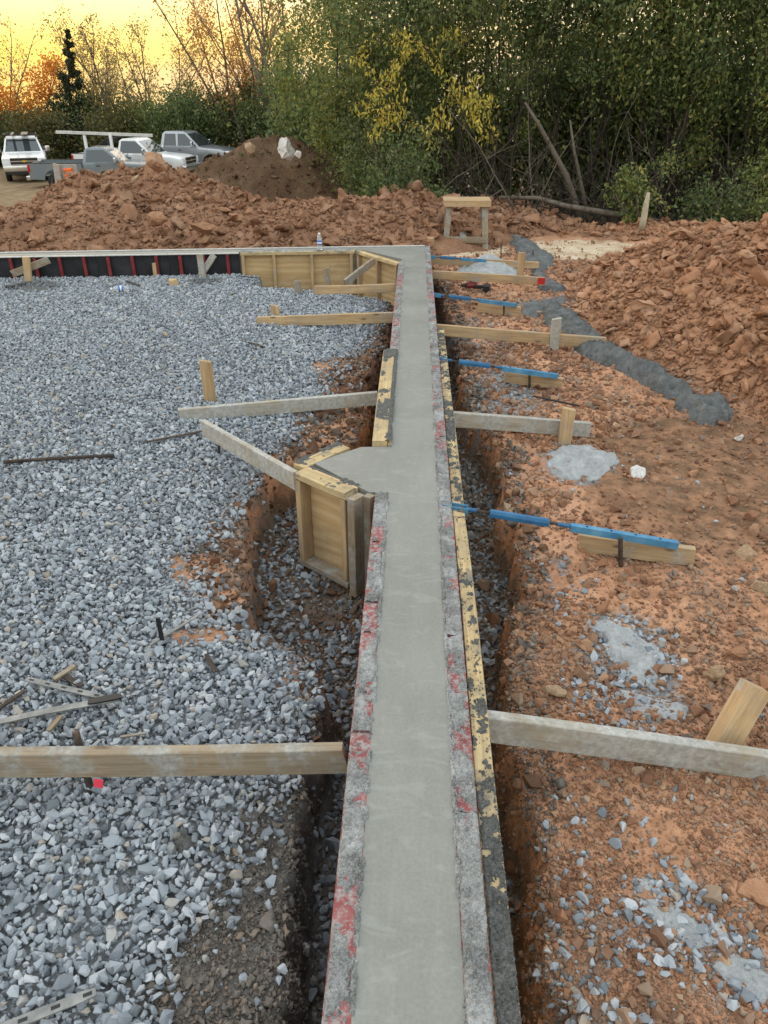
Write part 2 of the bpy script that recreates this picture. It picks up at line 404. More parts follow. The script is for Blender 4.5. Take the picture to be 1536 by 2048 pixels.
MATS['spill'] = mk_simple('wet_dark_concrete', [(.075, .078, .078), (.125, .130, .130), (.20, .205, .205)], 10, .75, 1.0, .035, bsc=26)
def mk_redsteel():
    m = Mat('red_painted_steel', .6, .4)
    n = m.noise(9, 6, .65); r = m.ramp(n, [(.3, (.15, .035, .035)), (.55, (.25, .062, .060)), (.75, (.33, .15, .145))])
    d = m.ramp(m.noise(34, 5, .7), [(.46, 0.0), (.60, 1.0)])
    m.col(m.mix(m.math('MULTIPLY', d, .9), r, (.30, .285, .275))); m.bump(m.noise(90, 3), .3, .002); return m.m
MATS['red'] = mk_redsteel()
MATS['redrib'] = mk_simple('dark_red_steel', [(.10, .010, .014), (.19, .022, .026), (.25, .04, .042)], 12, .6, .2)
MATS['blackply'] = mk_simple('black_faced_plywood', [(.010, .011, .014), (.020, .021, .026), (.040, .042, .05)], 5, .55, .15)
MATS['darksteel'] = mk_simple('rusty_steel', [(.030, .024, .020), (.062, .047, .038), (.115, .080, .058)], 30, .75, .5, .002, metal=.25)
MATS['greysteel'] = mk_simple('galvanised_strip', [(.12, .125, .125), (.24, .245, .24), (.36, .36, .35)], 16, .6, .4, .002, metal=.35)
MATS['blue'] = mk_simple('blue_painted_steel', [(.014, .070, .16), (.020, .12, .26), (.050, .18, .34)], 9, .5, .25, .002, spec=.4)
MATS['bluelight'] = mk_simple('pale_blue_painted_steel', [(.035, .13, .24), (.060, .21, .36), (.13, .30, .44)], 9, .5, .25, .002, spec=.4)
def mk_wood(name, a, b, c, stain=.0, stcol=(.33, .33, .31), knots=True):
    m = Mat(name, .82, .25)
    rn = m.rand(); off = m.n('ShaderNodeCombineXYZ'); m.l(m.math('MULTIPLY', rn, 37.0), off.inputs[0]); m.l(m.math('MULTIPLY', rn, 11.0), off.inputs[1])
    va = m.n('ShaderNodeVectorMath'); va.operation = 'ADD'; m.l(m.co, va.inputs[0]); m.l(off.outputs[0], va.inputs[1])
    v = va.outputs[0]
    g = m.noise(1.0, 6, .62, m.scaled((3.5, 85, 85), v), .25); g2 = m.noise(1.0, 4, .55, m.scaled((1.4, 17, 17), v), .6)
    k = m.ramp(g2, [(.3, a), (.52, b), (.72, c)])
    k = m.mix(.42, k, m.ramp(g, [(.3, tuple(x * .55 for x in a)), (.6, tuple(min(1, x * 1.12) for x in c))]))
    kn = m.ramp(m.voro(1.0, m.scaled((3.2, 11, 9), v)), [(.05, 1.0), (.13, 0.0)])
    if knots: k = m.mix(m.math('MULTIPLY', kn, .8), k, (.085, .045, .022))
    wear = m.ramp(m.noise(2.6, 6, .66, v), [(.42, 0.0), (.66, 1.0)])
    k = m.mix(m.math('MULTIPLY', wear, .5), k, (.20, .175, .145))
    if stain > 0:
        s = m.ramp(m.noise(6.5, 7, .7, v), [(.62 - stain * .35, 0.0), (.72 - stain * .25, 1.0)])
        k = m.mix(m.math('MULTIPLY', s, .85), k, m.ramp(m.noise(40, 4, .7), [(.3, tuple(x * .6 for x in stcol)), (.7, tuple(x * 1.3 for x in stcol))]))
    k = m.mix(m.math('MULTIPLY', m.math('SUBTRACT', rn, .35), .35, True), k, (.16, .115, .075))
    m.col(k); m.bump(g, .35, .003); m.bump(m.noise(3, 5, .6, m.scaled((1, 6, 6), v)), .2, .006); return m.m
MATS['lumber'] = mk_wood('new_lumber', (.34, .205, .095), (.47, .315, .165), (.56, .40, .23), .18)
MATS['lumber_old'] = mk_wood('weathered_lumber', (.19, .135, .082), (.27, .20, .13), (.35, .28, .195), .46)
MATS['lumber_grey'] = mk_wood('concrete_stained_lumber', (.25, .20, .14), (.35, .30, .225), (.45, .40, .32), .72, (.40, .40, .385))
def mk_ply():
    m = Mat('yellow_plywood', .75, .25)
    wv = m.n('ShaderNodeTexWave'); wv.wave_type = 'BANDS'; wv.bands_direction = 'Z'; wv.inputs['Scale'].default_value = 1.7
    wv.inputs['Distortion'].default_value = 16.0; wv.inputs['Detail'].default_value = 3.0; wv.inputs['Detail Scale'].default_value = .8
    m.l(m.scaled((.55, 1, 2.2)), wv.inputs['Vector'])
    k = m.ramp(wv.outputs['Fac'], [(0, (.44, .29, .14)), (.45, (.52, .36, .19)), (1, (.57, .42, .24))])
    k = m.mix(.35, k, m.ramp(m.noise(2, 5, .6, m.scaled((1.5, 1, 18))), [(.3, (.35, .21, .09)), (.7, (.60, .44, .25))]))
    d = m.ramp(m.noise(2.2, 6, .7), [(.50, 0.0), (.75, .65)])
    m.col(m.mix(d, k, (.25, .19, .125))); m.bump(wv.outputs['Fac'], .15, .003); return m.m
MATS['ply'] = mk_ply()
MATS['ylumber'] = mk_wood('yellow_form_lumber', (.42, .28, .12), (.56, .41, .20), (.66, .52, .30), .30, (.16, .155, .14), False)
def flat(name, c, rough=.5, metal=0.0, spec=.4, bump=.0):
    m = Mat(name, rough, spec); m.b.inputs['Metallic'].default_value = metal
    n = m.noise(4, 4, .6); m.col(m.mix(n, tuple(x * .82 for x in c), tuple(min(1, x * 1.12) for x in c)))
    if bump: m.bump(m.noise(50, 3), bump, .004)
    return m.m
MATS['black'] = flat('black_plastic', (.014, .014, .015), .45)
MATS['tapepink'] = flat('pink_tape', (.80, .06, .10), .5)
MATS['redplastic'] = flat('red_plastic', (.45, .020, .022), .4)
MATS['white'] = flat('white_plastic', (.78, .79, .80), .4)
MATS['whiterock'] = mk_simple('white_limestone', [(.40, .37, .34), (.60, .58, .56), (.76, .75, .74)], 8, .85, .6, .01, bsc=25)
MATS['tanrock'] = mk_simple('tan_rock', [(.24, .15, .085), (.38, .26, .16), (.48, .36, .25)], 7, .9, .6, .012, bsc=30)

# ------------------------------------------------------------------ terrain
ZG, ZT, ZLOT = -.28, -.65, -2.3
def polyx(pts, z):                      # px/py list along the trench -> x as a function of y
    w_ = sorted([(P(px, py, z).y, P(px, py, z).x) for py, px in pts]); return np.array([a for a, b in w_]), np.array([b for a, b in w_])
LIPL = polyx([(2300, 490), (2048, 532), (1900, 552), (1800, 568), (1700, 580), (1600, 596), (1500, 616), (1420, 634), (1335, 642), (1290, 590), (1262, 505), (1240, 474), (1150, 470), (1050, 490), (960, 512), (930, 525), (905, 640), (870, 700), (830, 732), (790, 738), (760, 722), (720, 745), (690, 764), (650, 776), (605, 786), (585, 640), (575, 500)], ZG)
LIPR = polyx([(2300, 1215), (2048, 1150), (1900, 1112), (1800, 1092), (1700, 1074), (1600, 1058), (1500, 1036), (1400, 1022), (1330, 1016), (1250, 1042), (1150, 1050), (1050, 1038), (1000, 1018), (900, 1014), (870, 985), (820, 950), (760, 930), (700, 925), (640, 905), (600, 892), (560, 880), (530, 868)], ZG)
GRAV = polyx([(2300, 430), (2048, 350), (1960, 330), (1880, 400), (1800, 450), (1740, 478), (1640, 530), (1560, 582), (1450, 618), (1330, 625), (1270, 500), (1215, 420), (1170, 405), (1120, 385), (1060, 440), (1010, 490), (950, 530), (900, 560), (850, 610), (800, 650), (760, 650), (720, 690), (690, 735), (660, 755), (640, 760), (600, 770), (575, 640), (560, 560)], ZG)
YT = P(800, 560, ZG).y
RSAND = []
def blob(x, y, px, py, rx, ry, z=ZG):
    c = P(px, py, z); ax = abs(P(px + rx, py, z).x - c.x); ay = abs(P(px, py - ry, z).y - c.y)
    return np.sqrt(((x - c.x) / ax) ** 2 + ((y - c.y) / ay) ** 2)
def trench_t(x, y):
    n1 = fbm(x, y, 4.0, 4, 3) * .16 + fbm(x, y, 16.0, 3, 5) * .05
    dl = x - np.interp(y, *LIPL) + n1; dr = np.interp(y, *LIPR) - x + n1
    d = np.minimum(dl, dr); d = np.minimum(d, (YT + .6 - y))
    return d
def base_z(x, y):
    d = trench_t(x, y); t = sstep(.0, .06, d)
    z = ZG + fbm(x, y, .7, 3, 21) * .03
    rt = sstep(.3, .9, x)
    z = z + rt * (fbm(x, y, 3.0, 5, 31, .55) * .085 + fbm(x, y, 14, 3, 37) * .022)
    z = z - .035 * sstep(-.22, 0.0, d) * (1 - t)
    # crumbling shoulder
    z = z + sstep(-.35, -.05, d) * (1 - t) * (fbm(x, y, 11, 3, 77) * .05)
    fl = ZT + fbm(x, y, 5, 4, 51) * .07 + .05 * sstep(.10, .0, np.minimum(d, .1))
    z = z * (1 - t) + fl * t
    lot = sstep(15, 25, y) * (1 - sstep(.5, 4.5, x - (y - 15) * .12))
    z = z * (1 - lot) + (ZLOT + fbm(x, y, .25, 3, 61) * .25 + .32 * sstep(40, 44, y) * sstep(-14, -8, x)) * lot
    z = z - np.clip(y - 52, 0, None) * .07
    rtk = sstep(12.9, 14.8, y) * sstep(.5, 4.5, x - (y - 15) * .12)
    z = z - rtk * .25
    return z
def ridge(pts):
    return [(PY(px, py, Y).x, Y, PY(px, py, Y).z, r) for px, py, Y, r in pts]
def ridge_f(x, y, rd, zb):
    """0 at the toe, 1 on the crest; and crest height there"""
    best = np.zeros_like(x)
    hh = np.full_like(x, zb)
    for (x0, y0, z0, r0), (x1, y1, z1, r1) in zip(rd[:-1], rd[1:]):
        dx, dy = x1 - x0, y1 - y0; t = np.clip(((x - x0) * dx + (y - y0) * dy) / (dx * dx + dy * dy), 0, 1)
        d = np.hypot(x - x0 - t * dx, y - y0 - t * dy); r = r0 + (r1 - r0) * t; z = z0 + (z1 - z0) * t
        f = np.clip(1 - d / r, 0, 1); f = 1 - (1 - f) ** 1.25
        h = zb + (z - zb) * f
        k = h > hh; hh = np.where(k, h, hh); best = np.where(k, f, best)
    return best, hh
RED = ridge([(-420, 425, 12.2, 1.8), (-150, 420, 12.2, 1.8), (0, 428, 12.1, 1.8), (120, 402, 12.3, 1.9), (230, 396, 12.6, 2.1), (330, 402, 12.6, 2.1), (450, 408, 12.4, 2.0), (560, 424, 12.2, 1.8), (660, 412, 12.2, 1.8), (785, 390, 13.0, 2.1), (870, 398, 14.0, 1.9), (960, 408, 14.2, 1.8), (1040, 448, 13.9, 1.0)])
RED2 = ridge([(150, 362, 15.6, 1.5), (230, 335, 16, 2.0), (310, 338, 16.3, 2.2), (390, 352, 16.5, 2.0)])
TOPS = ridge([(330, 372, 19, 2.2), (440, 318, 19.5, 3.0), (520, 276, 20, 3.4), (590, 280, 20, 3.4), (650, 305, 20, 2.8), (690, 345, 19.6, 2.2), (722, 400, 18.6, 1.5)])
BERM = ridge([(1000, 456, 13.5, .8), (1150, 458, 13.4, .9), (1250, 462, 13.2, .9), (1340, 456, 13.2, 1.0), (1450, 452, 13, 1.1), (1800, 452, 12.6, 1.2)])
RM = ridge([(1195, 560, 9.3, .45), (1290, 516, 9.1, .9), (1400, 478, 8.7, 1.35), (1510, 455, 8.2, 1.8), (1640, 430, 7.5, 2.1), (1850, 430, 6.6, 2.0), (2300, 470, 4.8, 1.6)])

def grid_axis(lo, fine0, fine1, step, hi, grow):
    a = list(np.arange(fine0, fine1 + 1e-6, step)); s = step; v = fine1
    while v < hi: s *= grow; v += s; a.append(v)
    s = step; v = fine0
    while v > lo: s *= grow; v -= s; a.insert(0, v)
    return np.array(a)
def heightmesh(name, gx, gy, zf, mat, smooth=True, keep=None):
    X, Y = np.meshgrid(gx, gy); x = X.ravel(); y = Y.ravel(); z = zf(x, y)
    nx = len(gx); i = np.arange(len(gx) * (len(gy) - 1)); i = i[i % nx != nx - 1]
    Fc = np.stack([i, i + 1, i + nx + 1, i + nx], 1)
    V = np.stack([x, y, z], 1)
    if keep is not None:
        k = keep(x, y); Fc = Fc[k[Fc].any(1)]
        used = np.zeros(len(V), bool); used[Fc.ravel()] = True; remap = np.cumsum(used) - 1
        V = V[used]; Fc = remap[Fc]
    return mesh_np(name, V, Fc, mat, smooth), V
gx = grid_axis(-500, -1.5, 1.9, .021, 500, 1.045)
gy = np.concatenate([np.arange(-4, .6, .1), np.arange(.6, 3.2, .02)])
ys = [3.2]
while ys[-1] < 800: ys.append(ys[-1] + (ys[-1] * .0063 if ys[-1] < 12 else ys[-1] * .022))
gy = np.concatenate([gy, ys])
me, V = heightmesh('ground', gx, gy, base_z, MATS['soil'])
x, y = V[:, 0], V[:, 1]; d = trench_t(x, y)
def setattr_(me, nm, v):
    a = me.attributes.new(nm, 'FLOAT', 'POINT'); a.data.foreach_set('value', np.asarray(v, np.float32))
gl = np.interp(y, *GRAV)
left = x < -.05
clayp = np.zeros_like(x)
for (px, py, rx, ry) in ((410, 1275, 65, 18), (390, 1140, 60, 28), (440, 1195, 45, 25), (660, 735, 38, 18)): clayp = np.maximum(clayp, sstep(1.25, .8, blob(x, y, px, py, rx, ry)))
setattr_(me, 'm_gravel', np.where((y < 10.6) & left, sstep(-.02, -.22, x - gl), 0) * (1 - clayp))
nearm = 1 - .55 * sstep(2.1, 3.0, y)
shoulder = np.where(left, sstep(-.25, .08, x - gl) * 1.1 * nearm, sstep(-.12, .10, d) * .60) * (y < 10.6)
tfloor = sstep(.06, .16, d) * .55
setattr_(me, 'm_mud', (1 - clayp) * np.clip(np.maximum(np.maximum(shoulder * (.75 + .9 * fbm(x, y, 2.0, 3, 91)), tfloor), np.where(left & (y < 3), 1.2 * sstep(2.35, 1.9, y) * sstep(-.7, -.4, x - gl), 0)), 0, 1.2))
br = np.zeros_like(x)
for (px, py, rx, ry) in ((1380, 960, 260, 130), (1450, 880, 200, 70), (1300, 870, 120, 40)): br = np.maximum(br, sstep(1.25, .6, blob(x, y, px, py, rx, ry)))
setattr_(me, 'm_brown', np.maximum(np.maximum(br * .62, sstep(.0, .07, d) * 1.0), np.clip(fbm(x, y, 1.3, 4, 93) * 1.5 + .22, 0, .55)))
cn = np.zeros_like(x)
for (px, py, rx, ry, a) in ((1000, 790, 110, 70, .62), (930, 660, 60, 40, .5), (1100, 1150, 80, 70, .38), (1260, 1330, 130, 150, .6), (1250, 1850, 160, 70, .55), (1430, 1900, 150, 90, .6), (1150, 1930, 90, 100, .5), (970, 690, 90, 50, .5), (1150, 2030, 140, 60, .55),
                            (1130, 610, 130, 20, .6), (1280, 580, 110, 12, .6), (1030, 910, 40, 50, .4), (1150, 930, 120, 50, .5)):
    cn = np.maximum(cn, sstep(1.3, .4, blob(x, y, px, py, rx, ry)) * a)
setattr_(me, 'm_conc', np.where(x > 0, cn, 0))
sd = np.zeros_like(x)
for (px, py, rx, ry) in ((1180, 500, 150, 20), (930, 500, 90, 14), (1350, 508, 130, 10)): sd = np.maximum(sd, sstep(1.4, .5, blob(x, y, px, py, rx, ry)))
setattr_(me, 'm_sand', sd * .95)
lotm = sstep(15, 24, y) * (1 - sstep(.5, 4.5, x - (y - 15) * .12))
setattr_(me, 'm_lot', lotm)
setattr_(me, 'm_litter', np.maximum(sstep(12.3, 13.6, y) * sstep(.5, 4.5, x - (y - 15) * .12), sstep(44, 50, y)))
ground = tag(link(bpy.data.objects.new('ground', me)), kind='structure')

rngN = np.random.default_rng(7)
def ground_at(xs, ys): return base_z(np.asarray(xs, float), np.asarray(ys, float))

# ------------------------------------------------------------------ crushed stone
ST, STm = stone_set('stone_shape', MATS['stone'], 14, 3, npt=13, flat=(1, .80, .64), jag=.24)
def rrot(n): return np.stack([rngN.normal(0, .7, n), rngN.normal(0, .7, n), rngN.uniform(0, 6.283, n)], 1)
def hexpts(x0, x1, y0, y1, s):
    xs = np.arange(x0, x1, s); ys_ = np.arange(y0, y1, s * .866); X, Y = np.meshgrid(xs, ys_)
    X[1::2] += s / 2; X = X.ravel(); Y = Y.ravel()
    return X + rngN.uniform(-.5, .5, X.size) * s, Y + rngN.uniform(-.5, .5, Y.size) * s
FW0, FW1 = P(0, 514, 0), P(712, 502, 0)                     # far wall, outer top edge of its forms
def farwall_y(x): return FW0.y + (x - FW0.x) * (FW1.y - FW0.y) / (FW1.x - FW0.x)
gxp, gyp = hexpts(-8.0, -.3, .35, 11, .0202)
zc = gyp * .866 + 1.05; vis = gxp > -(.52 * zc + gyp * .04) - .9
lim = np.interp(gyp, *GRAV) + fbm(gxp, gyp, 3.5, 4, 13) * .16
prob = sstep(.16, -.10, gxp - lim) * .97 + .05
# bare clay patches in the gravel, near the trench
for (px, py, rx, ry, a) in ((410, 1275, 65, 18, .72), (390, 1140, 60, 28, .80), (440, 1195, 45, 25, .8), (660, 735, 38, 18, .8), (640, 850, 60, 30, .7), (595, 905, 35, 18, .8), (700, 800, 40, 50, .7)):
    prob = prob * (1 - a * sstep(1.15, .7, blob(gxp, gyp, px, py, rx, ry) + fbm(gxp, gyp, 9, 3, 4)))
dd = trench_t(gxp, gyp)
prob = np.where(dd > .0, np.minimum(prob, .12), prob)
k = vis & (rngN.random(gxp.size) < prob) & (gyp < farwall_y(gxp) - .03)
gxp, gyp = gxp[k], gyp[k]
size = np.clip(rngN.lognormal(math.log(.0345), .32, gxp.size), .013, .070)
gz = ground_at(gxp, gyp) + size * .12 + rngN.random(gxp.size) * .026
tint = np.clip(sstep(-.25, .12, gxp - np.interp(gyp, *GRAV)) * .35 + fbm(gxp, gyp, 1.1, 4, 9) * .6 + rngN.normal(0, .06, gxp.size), 0, .8)
for (px, py, rx, ry) in ((365, 1690, 30, 28), (70, 577, 60, 10), (410, 567, 40, 8)):      # damp spots
    tint = np.maximum(tint, .9 * sstep(1.1, .7, blob(gxp, gyp, px, py, rx, ry)))
pts = np.stack([gxp, gyp, gz], 1); scl = np.stack([size] * 3, 1); rot = rrot(len(pts)); idx = rngN.integers(0, 14, len(pts))
dist = np.hypot(gxp, gyp - .2); inview = (gxp > -(.52 * (gyp * .866 + 1.05) + gyp * .04)) & (gyp > .75)
o300 = np.argsort(np.where(inview, dist - size * 12, 1e9))[:300]
keepm = np.ones(len(pts), bool); keepm[o300] = False
tag(scatter('gravel', pts[keepm], scl[keepm], rot[keepm], idx[keepm], ST, tint[keepm]), 'blue grey crushed stone gravel spread over the building pad', 'gravel', kind='stuff')
for i in o300:
    o = bpy.data.objects.new('stone', STm[idx[i]]); o.location = pts[i]; o.scale = scl[i]; o.rotation_euler = rot[i]; COL.objects.link(o); o.parent = ground

fx, fy = hexpts(-3.2, -.3, .5, 5.2, .022); kf = (fx > -(.52 * (fy * .866 + 1.05) + fy * .04) - .3) & (rngN.random(fx.size) < sstep(.15, -.1, fx - np.interp(fy, *GRAV)) * .5) & (trench_t(fx, fy) < 0)
fx, fy = fx[kf], fy[kf]; fs_ = np.clip(rngN.lognormal(math.log(.014), .35, fx.size), .006, .024)
tag(scatter('gravel_fines', np.stack([fx, fy, ground_at(fx, fy) + .012 + rngN.random(fx.size) * .016], 1), np.stack([fs_] * 3, 1), rrot(fx.size), rngN.integers(0, 14, fx.size), ST, np.clip(rngN.normal(.1, .12, fx.size), 0, 1)), 'fine stone chips lying among the gravel on the building pad', 'gravel', kind='stuff')
# trench floor stone and dribbled stone
tx, ty = hexpts(-1.6, .75, .4, 9.6, .034)
dt = trench_t(tx, ty); pr = np.where(dt > .06, .85, 0) * (.55 + 1.4 * np.clip(fbm(tx, ty, 2.5, 3, 44) + .25, 0, 1))
for (px, py, rx, ry) in ((650, 1215, 60, 40),): pr *= 1 - .85 * sstep(1.2, .7, blob(tx, ty, px, py, rx, ry, ZT))
pr = np.where((tx > -.14) & (tx < .14), 0, pr); pr = np.where(tx > .14, pr * .8, pr)
k = rngN.random(tx.size) < pr; tx, ty = tx[k], ty[k]
size = np.clip(rngN.lognormal(math.log(.042), .3, tx.size), .018, .085)
pts = np.stack([tx, ty, ground_at(tx, ty) + size * .2], 1)
tag(scatter('trench_stone', pts, np.stack([size] * 3, 1), rrot(len(pts)), rngN.integers(0, 14, len(pts)), ST, np.clip(rngN.normal(.45, .15, len(pts)), 0, 1)), 'dirty loose stone lying along the bottom of the footing trench', 'gravel', kind='stuff')

# right side: sparse grey stone in clusters, and clay crumbs everywhere
n = 60000; rr = .8 * np.exp(rngN.random(n) * math.log(11.5 / .8)); aa = rngN.uniform(-.12, 1.05, n)
sx, sy = rr * np.sin(aa), rr * np.cos(aa)
dn = np.full(n, .012)
for (px, py, rx, ry, a) in ((1000, 790, 90, 60, .55), (930, 660, 60, 40, .35), (980, 690, 90, 40, .3), (1260, 1300, 90, 75, 1.0), (1230, 1390, 110, 80, .36), (1250, 1850, 200, 90, .18), (1430, 1900, 140, 100, .30), (1360, 1815, 90, 60, .45), (1120, 1960, 110, 120, .22), (1180, 1700, 180, 130, .07),
                            (1100, 1150, 70, 80, .10), (1150, 2040, 140, 60, .25), (1130, 610, 130, 18, .4), (1280, 580, 110, 12, .4), (1150, 930, 130, 60, .12), (1500, 805, 50, 15, .3), (1250, 1450, 100, 60, .1)):
    dn = np.maximum(dn, a * sstep(1.3, .5, blob(sx, sy, px, py, rx, ry)))
k = (rngN.random(n) < dn) & (trench_t(sx, sy) < .02) & (sx > .2); sx, sy = sx[k], sy[k]
size = np.clip(rngN.lognormal(math.log(.026), .42, sx.size), .010, .062)
pts = np.stack([sx, sy, ground_at(sx, sy) + size * .14], 1); rot = rrot(len(pts)); idx = rngN.integers(0, 14, len(pts)); tint = np.clip(rngN.normal(.05, .1, len(pts)), 0, 1)
vis_sz = size / np.hypot(sx, sy) * ((sx < .55 * sy + .45)); o3 = np.argsort(-vis_sz)[:160]; km = np.ones(len(pts), bool); km[o3] = False
tag(scatter('loose_stone', pts[km], np.stack([size] * 3, 1)[km], rot[km], idx[km], ST, tint[km]), 'scattered grey stones lying on the red clay', 'gravel', kind='stuff')
for i in o3:
    o = bpy.data.objects.new('stone', STm[idx[i]]); o.location = pts[i]; o.scale = [size[i]] * 3; o.rotation_euler = rot[i]; COL.objects.link(o); o.parent = ground

CL, CLm = stone_set('clod_shape', MATS['clod'], 12, 5, npt=12, flat=(1, .85, .68), jag=.34, clod=True, lump=.32)
CR, CRm = stone_set('crumb_shape', MATS['crumb'], 12, 15, npt=11, flat=(1, .88, .74), jag=.25, clod=False)
CK, CKm = stone_set('damp_crumb_shape', MATS['crumb_dark'], 12, 16, npt=11, flat=(1, .88, .74), jag=.25, clod=False)
CD, CDm = stone_set('dark_clod_shape', MATS['clod_dark'], 12, 6, npt=12, flat=(1, .85, .68), jag=.34, clod=True, lump=.32)
CM_, CMm = stone_set('mud_clod_shape', MATS['mudclod'], 10, 9, npt=12, flat=(1, .85, .68), jag=.34, clod=True, lump=.32)
CB, CBm = stone_set('soil_clod_shape', MATS['topsoil'], 10, 8, npt=12, flat=(1, .85, .7), jag=.34, clod=True, lump=.32)
n = 230000; rr = .75 * np.exp(rngN.random(n) * math.log(12.5 / .75)); aa = rngN.uniform(-.05, 1.05, n)
sx, sy = rr * np.sin(aa), rr * np.cos(aa)
bm_ = np.zeros(n)
for (px, py, rx, ry) in ((1380, 960, 260, 120), (1450, 880, 200, 60)): bm_ = np.maximum(bm_, sstep(1.2, .6, blob(sx, sy, px, py, rx, ry)))
clump = .35 + 1.5 * np.clip(fbm(sx, sy, 1.7, 4, 71) + .22, 0, 1)
clump = clump * (1 - .8 * bm_)
for (px, py, rx, ry) in ((1320, 1700, 60, 90), (1110, 1120, 70, 70), (1250, 650, 120, 25), (1180, 500, 150, 22), (930, 500, 90, 14), (1350, 508, 130, 10)): clump = clump * (1 - .7 * sstep(1.2, .6, blob(sx, sy, px, py, rx, ry)))
k = (trench_t(sx, sy) < .05) & (sx > .18) & (rngN.random(n) < np.clip(clump, .06, 1)); sx, sy, = sx[k], sy[k]
size = np.clip(rngN.lognormal(math.log(.0105), .62, sx.size) * np.clip(np.hypot(sx, sy) / 2.2, .75, 2.4), .005, .11)
pts = np.stack([sx, sy, ground_at(sx, sy) + size * .12], 1); rot = rrot(len(pts)); idx = rngN.integers(0, 12, len(pts))
vis_sz = size / np.hypot(sx, sy) * ((sx < .55 * sy + .45)); o3 = np.argsort(-vis_sz)[:280]; km = np.ones(len(pts), bool); km[o3] = False
tag(scatter('clay_crumbs', pts[km], np.stack([size] * 3, 1)[km], rot[km], idx[km], CR), 'crumbled red clay lying over the ground beside the trench', 'clay', kind='stuff')
for i in o3:
    o = bpy.data.objects.new('clay_lump', CRm[idx[i]]); o.location = pts[i]; o.scale = [size[i]] * 3; o.rotation_euler = rot[i]; COL.objects.link(o); o.parent = ground

# crumbs down the trench sides, on the shoulders and along the floor
n = 90000; rr = .7 * np.exp(rngN.random(n) * math.log(10.0 / .7)); sy = rr; sx = rngN.uniform(-1.5, .9, n) * np.clip(sy / 3, .5, 1.3)
dt = trench_t(sx, sy); gq = sx - np.interp(sy, *GRAV)
k = (((dt > -.12) & (sx > 0)) | ((gq > -.05) & (sx < 0))) & (np.abs(sx) > .17) & (dt < .9)
sx, sy = sx[k], sy[k]; size = np.clip(rngN.lognormal(math.log(.013), .6, sx.size) * np.clip(sy / 2.5, .8, 2.2), .006, .12)
pts = np.stack([sx, sy, ground_at(sx, sy) + size * .1], 1)
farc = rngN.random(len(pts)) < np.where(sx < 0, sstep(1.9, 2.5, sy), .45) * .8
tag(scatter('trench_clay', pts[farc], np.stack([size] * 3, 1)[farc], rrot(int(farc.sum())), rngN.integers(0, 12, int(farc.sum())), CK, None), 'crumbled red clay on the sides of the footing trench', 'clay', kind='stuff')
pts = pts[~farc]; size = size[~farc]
tag(scatter('trench_crumbs', pts, np.stack([size] * 3, 1), rrot(len(pts)), rngN.integers(0, 10, len(pts)), CM_, None), 'crumbled muddy earth on the sides of the footing trench', 'earth', kind='stuff')

